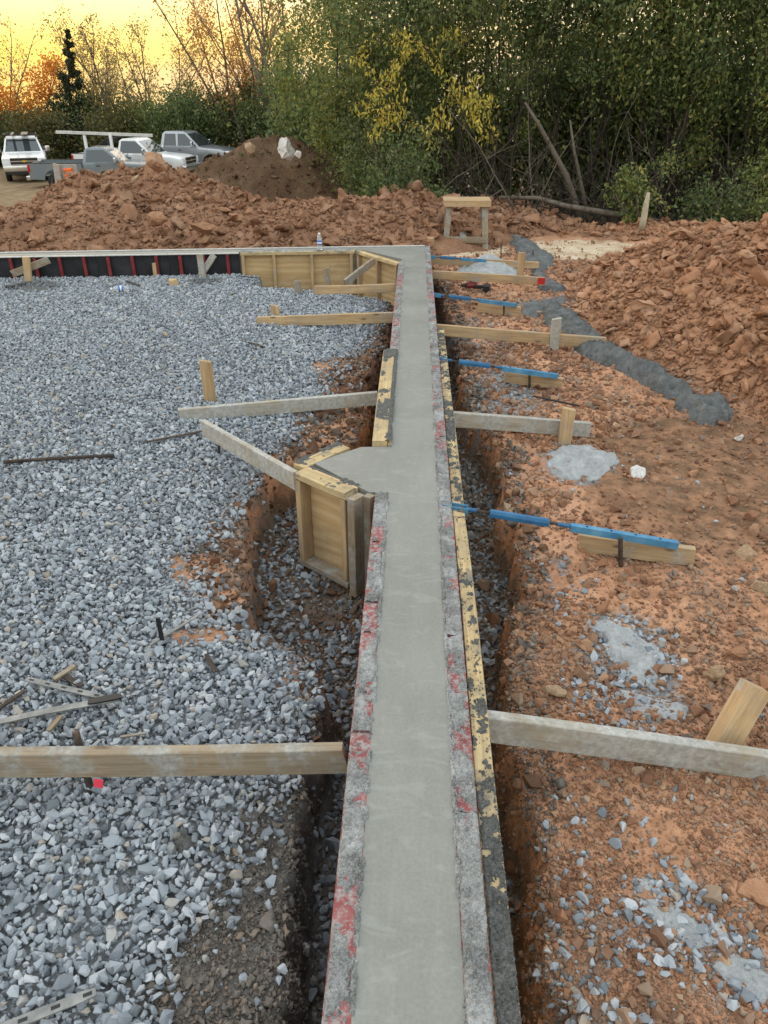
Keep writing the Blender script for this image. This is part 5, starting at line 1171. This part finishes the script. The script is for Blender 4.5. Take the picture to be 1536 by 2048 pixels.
def make_bush(name, label, base, rx, rz, seed, leaf, nleaf, lsize, cat='shrub', group=None, ry=None, stems=6, droop=.25, zlo=0.0, aspect=.5, bark=None, nclump=46, cl=.17):
    """bushy mass: clumps of leaves spread through an irregular volume, with stems inside"""
    rng = np.random.default_rng(seed); t = thing(name, label, cat, tuple(base), group); ry = ry or rx; m = MB()
    B = Vector(base); cs = []
    while len(cs) < nclump:
        q = rng.uniform(-1, 1, 3); rr = np.linalg.norm(q)
        if rr > 1 or rr < .15: continue
        q = q * (.72 + .5 * rng.random()); cs.append((B.x + q[0] * rx, B.y + q[1] * ry, B.z + rz * (zlo + (1 - zlo) * (.5 + .5 * q[2]))))
    cs = np.array(cs)
    for i in range(stems):
        e = cs[rng.integers(0, nclump)]; b0 = B + Vector((rng.normal(0, rx * .25), rng.normal(0, ry * .25), -.1)); mid = (b0 + Vector(e)) / 2 + Vector(rng.normal(0, .12 * rx, 3))
        m.tube([b0, mid, Vector(e)], [.035, .022, .008], 5)
    for e in cs[:int(nclump * .7)]:
        d_ = Vector(rng.normal(0, .5, 3)) * rx * .4; m.tube([Vector(e) - d_ * .6, Vector(e) + Vector(rng.normal(0, .04, 3)), Vector(e) + d_], [.009, .006, .003], 4, False)
    m.build('stems', bark or BARKD, t, True)
    wts = rng.gamma(1.5, 1, nclump); wts /= wts.sum(); ci = rng.choice(nclump, nleaf, p=wts); sp = (rx * cl) * rng.uniform(.6, 1.5, nclump)
    C = cs[ci] + rng.normal(0, 1, (nleaf, 3)) * sp[ci][:, None]; C[:, 2] = np.maximum(C[:, 2], B.z + .03)
    D = rng.normal(0, 1, (nleaf, 3)); D[:, 2] -= droop * 3; L = lsize * rng.uniform(.55, 1.4, nleaf)
    link(bpy.data.objects.new('crown', leaf_mesh('crown', C, D, L, L * aspect * rng.uniform(.75, 1.2, nleaf), LEAF[leaf], rng)), t); return t
def gp(px, Y, dz=0):
    x_ = PY(px, 300, Y).x; return (x_, Y, float(base_z(np.array([x_]), np.array([Y]))[0]) + dz)
# far left: hedge line and half bare trees behind the pickups
hedge = [(-60, 47, 'olive', 'olive scrub below the bare trees at the end of the hedge line'), (20, 48, 'dark', 'dark shrub behind the white pickup that faces the site'), (95, 47, 'olive', 'olive shrub under the orange tree'),
         (165, 49, 'dark', 'dark shrub at the foot of the cedar'), (235, 47, 'olive', 'olive brown shrub behind the ladder rack'), (300, 48, 'mid', 'mid green shrub behind the white work truck'), (365, 47, 'dark', 'dark shrub rising behind the silver pickup cab'),
         (430, 46, 'dark', 'dense dark shrub over the silver pickup hood'), (500, 47, 'olive', 'olive shrub behind the topsoil pile'), (560, 44, 'dark', 'dark evergreen shrub above the topsoil pile boulder'), (620, 41, 'dark', 'dark shrub sloping down to the topsoil pile'), (680, 36, 'mid', 'green shrub between topsoil pile and thicket')]
for i, (px, Y, kd, lab) in enumerate(hedge):
    b = gp(px, Y); ht = [3.2, 2.9, 3.0, 3.7, 3.2, 3.3, 3.6, 4.2, 3.8, 4.2, 4.4, 4.6][i]
    make_bush('shrub', lab, b, 1.75, ht, 900 + i, kd, 6500, .17, ry=1.6, stems=10, nclump=60, cl=.20, group='hedge line behind the lot')
for i, (px, Y) in enumerate(((-20, 52), (60, 53), (130, 52), (200, 53), (270, 52), (345, 52), (420, 52), (490, 50), (560, 50), (640, 47))):
    b = gp(px, Y); make_bush('shrub', 'deep green brush filling the back of the hedge line', b, 2.0, 2.8 + .5 * math.sin(i * 2.1), 930 + i, ('dark', 'olive')[i % 2], 4500, .20, ry=1.2, stems=6, nclump=50, cl=.22, group='brush at the back of the hedge line')
for i in range(5):
    b = gp(-140 - i * 95, 46); make_bush('shrub', 'olive scrub continuing the hedge line past the lot', b, 2.1, 4.6, 920 + i, ('olive', 'dark')[i % 2], 4500, .19, ry=1.6, stems=8, nclump=55, cl=.21, group='hedge line past the lot')
make_tree('autumn_tree', 'orange leaved tree standing behind the white pickup that faces the site', gp(62, 49), 6.9, 961, 'orange', 6500, .17, trunks=4, r=.08, spread=.42, lo=.32, scatter_=.34, nb=10)
make_tree('cedar_tree', 'dark pointed cedar behind the ladder rack', gp(143, 48), 7.1, 962, 'cedar', 16000, .13, trunks=1, r=.11, spread=.26, cone=.93, lo=.06, scatter_=.20, nb=46, upk=.55, levels=1, bark=BARKD)
for i, (px, Y, h_, kd, nl, lab) in enumerate(((8, 52, 8.2, 'straw', 700, 'thin bare tree with a few dry leaves left of the orange tree'), (190, 52, 7.6, 'straw', 650, 'thin bare tree right of the pointed cedar'), (240, 50, 7.9, 'straw', 1200, 'bare tree with dry seed clusters above the ladder rack'),
        (290, 51, 8.0, 'straw', 1100, 'bare branching tree above the white work truck'), (335, 51, 7.4, 'straw', 900, 'bare tree with tan leaves above the silver pickup cab'))):
    make_tree('bare_tree', lab, gp(px, Y), h_, 970 + i, kd, int(nl * 1.7), .16, trunks=4, tw=.011, r=.085, spread=.36, lo=.30, scatter_=.22, nb=9, upk=1.1, group='half bare trees on the skyline')
make_tree('autumn_tree', 'tall rust leaved tree leaning over the silver pickup', gp(505, 46), 10.5, 981, 'rust', 4200, .16, trunks=6, tw=.011, r=.10, spread=.30, lo=.25, scatter_=.30, nb=10, upk=1.2, lean=(-.22, 0))
make_tree('autumn_tree', 'rust and orange tree beside the tall leaning one', gp(540, 47), 9.0, 982, 'rust', 3000, .15, trunks=5, tw=.011, r=.085, spread=.30, lo=.25, scatter_=.30, nb=9, upk=1.2)
make_tree('bare_tree', 'tall pale barked bare tree rising above the topsoil pile', gp(596, 44), 11.5, 983, 'straw', 600, .14, trunks=4, tw=.013, r=.13, spread=.42, lo=.28, scatter_=.3, nb=9, upk=1.3, lean=(.03, 0), group='half bare trees on the skyline')
# right: dense thicket from the topsoil pile to the edge of the picture, and on beyond it
front = [(655, 23, 'mid', 2.0, 7.6, .10, 'tall green tree with hanging leaves at the end of the thicket'), (745, 18.5, 'mid', 1.9, 6.6, .10, 'green tree hanging low over the end of the clay ridge'), (850, 17.5, 'dark', 1.9, 6.8, .10, 'dark green tree behind the sawhorse bench'),
         (965, 17.5, 'mid', 1.8, 7.0, .10, 'green tree behind the yellow green boughs'), (1085, 17.2, 'dark', 1.8, 6.9, .10, 'dark leafy tree over the leaning pole trunk'), (1200, 17.0, 'dark', 1.8, 7.0, .10, 'dark tree over the tangle of bare stems'),
         (1315, 16.6, 'mid', 1.7, 7.0, .10, 'green tree over the pale cut trunk'), (1430, 16.2, 'dark', 1.7, 6.9, .10, 'dark leafy tree over the big clay slope'), (1550, 15.8, 'mid', 1.8, 7.0, .10, 'green tree at the end of the big clay slope'), (1700, 15.2, 'dark', 1.9, 7.0, .10, 'dark tree past the big clay slope')]
for i, (px, Y, kd, rx, h_, ls, lab) in enumerate(front):
    zl_ = (.03, .02, .16, .22, .26, .26, .22, .16, .12, .12)[i]
    make_bush('thicket_tree', lab, gp(px, Y), rx, h_, 1000 + i, kd, int(1.55 * (13500, 13500, 11500, 10000, 8500, 8500, 8500, 9000, 9000, 9000)[i]), ls * .85, 'tree', 'trees of the dark thicket', ry=1.4, stems=5, nclump=95, cl=.13, zlo=zl_, droop=.35, bark=BARKD)
for i in range(12):
    px = 690 + i * 92; Y = 21.0 - i * .25
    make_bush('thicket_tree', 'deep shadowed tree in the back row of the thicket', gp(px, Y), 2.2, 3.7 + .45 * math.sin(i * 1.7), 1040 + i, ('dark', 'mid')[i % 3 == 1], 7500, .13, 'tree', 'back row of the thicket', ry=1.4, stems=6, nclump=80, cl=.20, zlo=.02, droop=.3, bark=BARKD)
for i in range(8):
    px = 700 + i * 130; Y = 24.5 - i * .35
    make_tree('thicket_tree', 'thin tall tree catching the sunset behind the thicket', gp(px, Y), 9.5, 1070 + i, ('olive', 'mid')[i % 2], 1900, .12, trunks=1, r=.07, spread=.36, lo=.30, scatter_=.35, nb=11, upk=.9, group='tall trees behind the thicket', bark=BARKD)
# hanging yellow green boughs in front
for i, (px, py, Y, n_, sp, lab) in enumerate(((700, 120, 17.0, 1500, .8, 'yellow green bough hanging at the end of the thicket'), (800, 130, 15.8, 1900, .75, 'large drooping yellow green bough over the clay ridge'), (905, 70, 15.6, 1600, .7, 'yellow green bough high above the sawhorse bench'),
        (930, 230, 15.4, 1500, .55, 'long hanging yellow green bough right above the bench'), (1060, 175, 15.2, 620, .42, 'bright yellow green spray at the top of the leaning pole trunk'), (780, 250, 15.9, 1100, .55, 'lower yellow green curtain of leaves over the clay ridge'), (980, 40, 15.8, 900, .6, 'high thin yellow green bough near the top of the thicket'))):
    rng = np.random.default_rng(1100 + i); c = PY(px, py, Y); t = thing('leafy_bough', lab, 'bough', (c.x, c.y, c.z), 'yellow green boughs'); m = MB(); cen = []
    for k_ in range(16):
        s0 = c + Vector((rng.normal(0, sp * .55), rng.normal(0, .35), rng.normal(.25, sp * .45))); dd = Vector((rng.normal(0, .7), rng.normal(0, .4), .35))
        pts_, rad_ = limb(rng, s0, dd, sp * rng.uniform(.7, 1.2), .011, 8, .12, -.24); m.tube(pts_, rad_, 4, False); cen += [tuple(p) for p in pts_[2:]]
    m.build('twigs', BARKD, t, True); E = np.array(cen); n_ = int(n_ * .34); C = E[rng.integers(0, len(E), n_)] + rng.normal(0, .075, (n_, 3)); D = rng.normal(0, .6, (n_, 3)); D[:, 2] -= .9
    L = .105 * rng.uniform(.6, 1.3, n_); link(bpy.data.objects.new('leaves', leaf_mesh('leaves', C, D, L, L * .36, LEAF['yellow' if i % 2 else 'lime'], rng)), t)
# understorey: leaning trunk, fallen log, pale cut trunk, tangle of bare stems
def trunk(name, label, pxs, Y, radii, mat, cat='trunk', dY=0):
    pts = [PY(a, b, Y + dY * i / len(pxs)) for i, (a, b) in enumerate(pxs)]; m = MB(); m.tube(pts, radii, 8); return tag(m.build(name, mat, None, True), label, cat)
trunk('leaning_trunk', 'slender bark trunk curving up out of the thicket to the bright leaf spray', [(1165, 462), (1150, 400), (1132, 350), (1105, 300), (1078, 250), (1050, 205)], 14.9, [.065, .058, .052, .045, .035, .02], BARK)
trunk('leaning_trunk', 'second thinner trunk crossing behind the leaning one', [(1180, 462), (1165, 380), (1148, 300), (1140, 240)], 15.3, [.04, .034, .028, .015], BARK)
trunk('fallen_log', 'long grey fallen branch lying across the foot of the thicket', [(1000, 395), (1075, 396), (1130, 412), (1190, 422), (1250, 432), (1310, 444), (1360, 458)], 14.2, [.03, .035, .045, .05, .055, .06, .06], BARK, 'log')
trunk('cut_trunk', 'pale cream cut trunk standing before the dark thicket', [(1281, 466), (1288, 435), (1292, 410), (1297, 385)], 13.2, [.062, .055, .048, .028], BARKP)
trunk('leaning_trunk', 'thick dark trunk rising through the canopy', [(1345, 470), (1342, 300), (1338, 150), (1330, 0), (1322, -120)], 17.2, [.14, .13, .12, .10, .08], BARKD)
trunk('leaning_trunk', 'dark trunk high above the cut trunk', [(1460, 470), (1425, 300), (1410, 150), (1425, 20), (1430, -100)], 16.8, [.10, .09, .08, .07, .05], BARKD)
for i in range(16):
    rng = np.random.default_rng(1200 + i); px = (930, 985, 1030, 1075, 1120, 1170, 1215, 1260, 1310, 1350, 1400, 1440, 1490, 1530, 870, 820)[i]; Y = 14.3 + rng.uniform(0, 1.8)
    b = gp(px, Y); t = thing('bare_shrub', 'tangle of thin bare stems at the dark foot of the thicket', 'shrub', b, 'bare stem tangles under the thicket')
    for k_ in range(11):
        d0 = Vector((rng.normal(0, .55), rng.normal(0, .25), 1)); L_ = rng.uniform(1.0, 2.6); pts_, rad_ = limb(rng, Vector(b) + Vector((rng.normal(0, .25), rng.normal(0, .2), -.05)), d0, L_, rng.uniform(.007, .018), 9, .12, -.09 * rng.random())
        m = MB(); m.tube(pts_, rad_, 5)
        for w_ in range(3):
            kk = rng.integers(2, 8); p3, r3 = limb(rng, pts_[kk], Vector(rng.normal(0, 1, 3)) + Vector((0, 0, .4)), L_ * .35, max(.004, rad_[kk] * .6), 5, .2, -.06); m.tube(p3, r3, 4, False)
        m.build('stem', BARK if k_ % 4 == 0 else BARKD, t, True)
for i, (px, py_, rx_, rz_, kd, n_, lab) in enumerate(((1300, 350, .42, .85, 'mid', 1500, 'small leafy sapling beside the pale cut trunk'), (1440, 380, .5, .8, 'dark', 1500, 'low dark bush behind the big clay slope'), (860, 400, .5, .5, 'dark', 1300, 'low dark bush behind the sawhorse bench'), (730, 380, .8, 1.3, 'dark', 3500, 'dark bush at the foot of the thicket by the topsoil pile'), (790, 375, .7, 1.2, 'dark', 2600, 'dark bush behind the end of the clay ridge'), (1530, 400, .6, 1.0, 'mid', 1800, 'green bush at the end of the thicket foot'))):
    b = gp(px, 13.9 if i != 3 else 16.5); make_bush('low_bush', lab, (b[0], b[1], b[2]), rx_, rz_ * (1.2 if i else 1.5), 1300 + i, kd, n_, .07, 'bush', ry=.4, stems=5, nclump=26, cl=.24, bark=BARK)

# ------------------------------------------------------------------ pickups
def mk_paint(name, c, rough=.32, metal=0.0):
    m = Mat(name, rough, .5); m.b.inputs['Metallic'].default_value = metal; m.b.inputs['Coat Weight'].default_value = .5; m.b.inputs['Coat Roughness'].default_value = .12
    d_ = m.ramp(m.noise(2.2, 5, .6), [(.4, 0.0), (.8, .35)]); m.col(m.mix(d_, c, (.30, .25, .19))); return m.m
MATS['tyre'] = flat('tyre_rubber', (.018, .017, .016), .85); MATS['chrome'] = flat('chrome', (.62, .63, .64), .22, .9); MATS['rim'] = flat('alloy_rim', (.42, .43, .44), .35, .7)
def mk_glass():
    m = Mat('tinted_glass', .06, .6); m.col((.035, .045, .050)); m.b.inputs['Coat Weight'].default_value = .6; m.b.inputs['Coat Roughness'].default_value = .03; return m.m
MATS['glass'] = mk_glass(); MATS['lamp'] = flat('headlight_lens', (.72, .74, .76), .15); MATS['tail'] = flat('tail_light_lens', (.40, .012, .012), .25); MATS['gold'] = flat('gold_emblem', (.60, .42, .10), .3, .6)
def loft(prof, W_, ins=.05, n_ins=.05):
    """side profile (x,z) extruded to half-width W_, rounded toward the flanks"""
    pr = np.array(prof); c = pr.mean(0); n = len(pr); rings = []
    for yy, k in ((-W_, n_ins), (-W_ + ins, 0), (W_ - ins, 0), (W_, n_ins)):
        q = pr + (c - pr) / np.maximum(np.linalg.norm(c - pr, axis=1)[:, None], 1e-6) * k; rings.append([(a, yy, b) for a, b in q])
    vs = [p for r_ in rings for p in r_]; fs = [(i * n + k, i * n + (k + 1) % n, (i + 1) * n + (k + 1) % n, (i + 1) * n + k) for i in range(3) for k in range(n)]
    return vs, fs + [tuple(range(n - 1, -1, -1)), tuple(3 * n + k for k in range(n))]
def arch(xc, r_, z0, n=9): return [(xc + r_ * math.cos(math.pi - math.pi * i / (n - 1)), z0 + r_ * math.sin(math.pi * i / (n - 1)) * .98) for i in range(n)]
def pickup(name, label, loc, heading, paint, crew=True, hz=1.0, seed=0, lower=None):
    t = thing(name, label, 'pickup', loc); M_ = Matrix.Translation(Vector(loc)) @ Matrix.Rotation(heading, 4, 'Z') @ Matrix.Diagonal((1, 1, hz, 1))
    def B(m, nm, mat, par=t, sm=False):
        o = m.build(nm, mat, par, sm, M_); recalc(o.data)
        if nm in ('body', 'cab', 'tailgate', 'mirror', 'front_bumper'):
            bm = bmesh.new(); bm.from_mesh(o.data); ed = [e for e in bm.edges if len(e.link_faces) == 2 and e.calc_face_angle(0) > .35]
            bmesh.ops.bevel(bm, geom=ed, offset=.045 if nm != 'mirror' else .03, segments=3, affect='EDGES', clamp_overlap=True, profile=.6); bm.to_mesh(o.data); bm.free()
            o.data.polygons.foreach_set('use_smooth', np.ones(len(o.data.polygons), bool))
        WM[o.name] = M_; return o
    xb = -.95 if crew else -.55; xf = 1.28                                  # cab rear, windscreen foot
    body = [(xb, .48), (xb, 1.24), (xf - .02, 1.24), (xf + .15, 1.22), (2.4, 1.15), (2.78, 1.06), (2.88, .90), (2.88, .52)] + [(2.5, .46)] + arch(1.86, .50, .46)[::-1] + [(1.3, .44)]
    vs, fs = loft(body, .985, .09, .05); B(MB().add(vs, fs), 'body', paint)
    bed = [(-2.92, .50), (-2.92, 1.22), (xb - .03, 1.22), (xb - .03, .46)] + arch(-1.80, .50, .46)[::-1] + [(-2.4, .48)]
    for sgn in (-1, 1):
        m = MB(); n = len(bed); m.add([(a, sgn * .985, b) for a, b in bed] + [(a, sgn * .87, b) for a, b in bed], [tuple(range(n)), tuple(range(2 * n - 1, n - 1, -1))] + [(i, (i + 1) % n, n + (i + 1) % n, n + i) for i in range(n)]); B(m, 'bed_side', paint)
        B(MB().cbox((-1.93 + (xb + .95) / 2, sgn * .93, 1.232), (1.98 + (xb + .95), .13, .03), .008), 'bed_rail', MATS['black'])
    B(MB().box((-1.93, 0, .62), (1.92, 1.73, .06)), 'bed_floor', MATS['black']); B(MB().cbox((-2.89, 0, .90), (.06, 1.72, .62), .015), 'tailgate', paint); B(MB().cbox((-3.02, 0, .55), (.16, 1.9, .2), .04), 'rear_bumper', MATS['chrome'])
    rx0, rx1, zr = xb + .16, .52, 1.90
    lo_, hi_ = .93, .72
    def cabv(x, z):                                           # half width at a height
        k = (z - 1.22) / (zr - 1.22); return lo_ + (hi_ - lo_) * k
    prof = [(xb + .02, 1.22), (rx0 - .02, zr - .10), (rx0 + .12, zr), (rx1 - .14, zr), (rx1 + .02, zr - .07), (xf, 1.22)]
    m = MB(); n = len(prof); vs = [(a, s_2 * cabv(a, b), b) for s_2 in (-1, 1) for a, b in prof]; m.add(vs, [tuple(range(n - 1, -1, -1)), tuple(range(n, 2 * n))] + [(i, (i + 1) % n, n + (i + 1) % n, n + i) for i in range(n)]); cabo = B(m, 'cab', paint)
    def pane(nm, quad, off):
        q = [Vector(p) + Vector(off) * .008 for p in quad]; q2 = [Vector(p) - Vector(off) * .01 for p in quad]; m = MB().add(q + q2, [(0, 1, 2, 3), (7, 6, 5, 4), (0, 4, 5, 1), (1, 5, 6, 2), (2, 6, 7, 3), (3, 7, 4, 0)]); return B(m, nm, MATS['glass'])
    def on(x, z, s_2): return (x, s_2 * cabv(x, z), z)
    zb_, zt_ = 1.28, 1.80
    def fx(z): return xf + (rx1 + .02 - xf) * (z - 1.22) / (zr - .07 - 1.22)
    pane('windscreen', [(fx(1.27), -.82, 1.27), (fx(1.27), .82, 1.27), (fx(1.80), .67, 1.80), (fx(1.80), -.67, 1.80)], (.8, 0, .6))
    rxx = lambda z: xb + .02 + (rx0 - .02 - xb - .02) * (z - 1.22) / (zr - .1 - 1.22)
    pane('rear_window', [(rxx(1.32), -.74, 1.32), (rxx(1.76), -.64, 1.76), (rxx(1.76), .64, 1.76), (rxx(1.32), .74, 1.32)], (-.9, 0, .2))
    for s_2 in (-1, 1):
        if crew:
            pane('side_window', [on(xb + .22, zb_, s_2), on(xb + .30, zt_, s_2), on(-.06, zt_, s_2), on(-.02, zb_, s_2)], (0, s_2, .25)); pane('side_window', [on(.08, zb_, s_2), on(.06, zt_, s_2), on(.46, zt_, s_2), on(xf - .20, zb_, s_2)], (0, s_2, .25))
            doors = ((xb + .1, .02), (.04, xf - .12))
        else:
            pane('side_window', [on(xb + .18, zb_, s_2), on(xb + .26, zt_, s_2), on(.44, zt_, s_2), on(xf - .20, zb_, s_2)], (0, s_2, .25)); doors = ((.0, xf - .12),)
        for d0, d1 in doors:
            dr = B(MB().cbox(((d0 + d1) / 2, s_2 * .980, .88), (d1 - d0 - .015, .024, .70), .008), 'door', paint)
            B(MB().cbox((d0 + .16, s_2 * 1.000, 1.10), (.16, .03, .035), .008), 'door_handle', MATS['black'], dr)
        mi = B(MB().cbox((.98, s_2 * 1.14, 1.36), (.10, .22, .26), .03), 'mirror', MATS['chrome']); B(MB().box((1.0, s_2 * 1.0, 1.32), (.05, .16, .05)), 'mirror_arm', MATS['black'], mi)
        B(MB().cbox((2.80, s_2 * .79, .95), (.16, .33, .26), .03), 'headlight', MATS['lamp']); B(MB().cbox((-2.90, s_2 * .95, 1.0), (.10, .09, .36), .02), 'tail_light', MATS['tail'])
        for xw in (1.86, -1.80):
            Mw = Matrix.Translation((xw, s_2 * .86, .39)) @ Matrix.Rotation(R(90) * -s_2, 4, 'X'); w_ = B(MB().lathe([(.20, -.12), (.36, -.125), (.39, -.09), (.39, .09), (.36, .125), (.22, .12)], 22, Mw), 'wheel', MATS['tyre'], t, True)
            B(MB().lathe([(.225, .09), (.225, .122), (.18, .11), (.07, .10), (.06, .128), (.0, .13)], 16, Mw), 'rim', MATS['rim'], w_)
    g = B(MB().cbox((2.87, 0, .95), (.06, 1.22, .30), .02), 'grille', MATS['black'])
    for zz in (1.09, .95, .81): B(MB().box((2.905, 0, zz), (.02, 1.22, .026 if zz != .95 else .045)), 'grille_bar', MATS['chrome'], g)
    e = MB(); e.add([(2.92, a, b + .95) for a, b in ((-.13, .035), (-.04, .035), (-.04, .055), (.04, .055), (.04, .035), (.13, .035), (.10, -.035), (.04, -.035), (.04, -.055), (-.04, -.055), (-.04, -.035), (-.10, -.035))], [tuple(range(12))]); B(e, 'emblem', MATS['gold'], g)
    B(MB().cbox((2.92, 0, .64), (.20, 1.96, .26), .05), 'front_bumper', MATS['chrome']); B(MB().cbox((2.93, 0, .46), (.16, 1.8, .12), .03), 'air_dam', MATS['black'])
    return t, M_
MATS['greysteel2'] = mk_simple('aluminium', [(.42, .42, .41), (.55, .55, .53), (.64, .64, .62)], 6, .5, .2, .002)
WHITE = mk_paint('white_paint', (.72, .73, .74)); GREY = mk_paint('slate_paint', (.15, .19, .225), .35, .2); SILVER = mk_paint('silver_paint', (.36, .39, .43), .3, .6)
def lot(px, Y, dz=0): b = gp(px, Y); return (b[0], b[1], b[2] + dz)
p = PY(58, 355, 40.5); pA = PY(52, 340, 38.6); tA, MA = pickup('pickup_truck', 'white pickup facing the site with a roof rack and chrome grille', (pA.x - 2.95 * math.cos(R(-66)), 38.6 - 2.95 * math.sin(R(-66)), float(base_z(np.array([p.x]), np.array([40.0]))[0])), R(-66), WHITE, True)
m = MB()
for xx in (-.55, .05, .65): m.box((xx, 0, 1.97), (.06, 1.5, .05))
for yy in (-.72, .72): m.box((.05, yy, 1.99), (1.6, .05, .04))
for xx in (-.5, .6):
    for yy in (-.70, .70): m.box((xx, yy, 1.92), (.06, .05, .12))
rk = m.build('roof_rack', MATS['black'], tA, False, MA)
m = MB().box((.35, .2, 2.03), (2.2, .30, .03)).box((.5, -.35, 2.03), (2.4, .12, .04)); tag(m.build('rack_planks', MATS['lumber_old'], None, False, MA), 'dark planks carried on the roof rack of the white pickup', 'planks')
p = PY(150, 340, 37.5); zB = float(base_z(np.array([p.x]), np.array([37.5]))[0]); tB, MB_ = pickup('pickup_truck', 'slate grey pickup seen from the side, carrying a long ladder rack', (p.x + 1.45, 37.0, zB), R(6), GREY, False, .90)
pr0 = PY(112, 264, 37.0); pr1 = PY(305, 271, 37.6); tag(board('ladder_beam', pr0, pr1, .14, .12, MATS['greysteel2']), 'long pale beam carried on the rack of the slate grey pickup', 'beam')
for k_, (px_, ) in enumerate(((168,), (220,))):
    pp = PY(px_, 268, 37.2); gzv = zB + 1.1; m = MB().box((0, 0, 0), (.11, .11, pp.z - gzv)); m.build('rack_post', MATS['white'], tB, False, Matrix.Translation((pp.x, pp.y, (pp.z + gzv) / 2)))
p = PY(285, 330, 40.5); zC = float(base_z(np.array([p.x]), np.array([40.5]))[0]); tC, MC = pickup('pickup_truck', 'white pickup between the slate grey and silver pickups with an open black lid', (p.x - .25, 40.5, zC), R(-8), WHITE, False, 1.0)
m = MB().cbox((0, 0, 0), (1.15, 1.5, .05), .02); m.build('box_lid', MATS['black'], tC, False, MC @ Matrix.Translation((-1.45, -.1, 1.62)) @ Matrix.Rotation(R(-32), 4, 'Y'))
MB().cbox((-1.6, 0, 1.22), (1.1, 1.6, .34), .03).build('tool_box', MATS['white'], tC, False, MC)
p = PY(385, 320, 43.5); zD = float(base_z(np.array([p.x]), np.array([43.5]))[0]); tD, MD = pickup('pickup_truck', 'silver crew cab pickup parked behind the topsoil pile', (p.x - .35, 43.5, zD), R(-10), SILVER, True, 1.06)
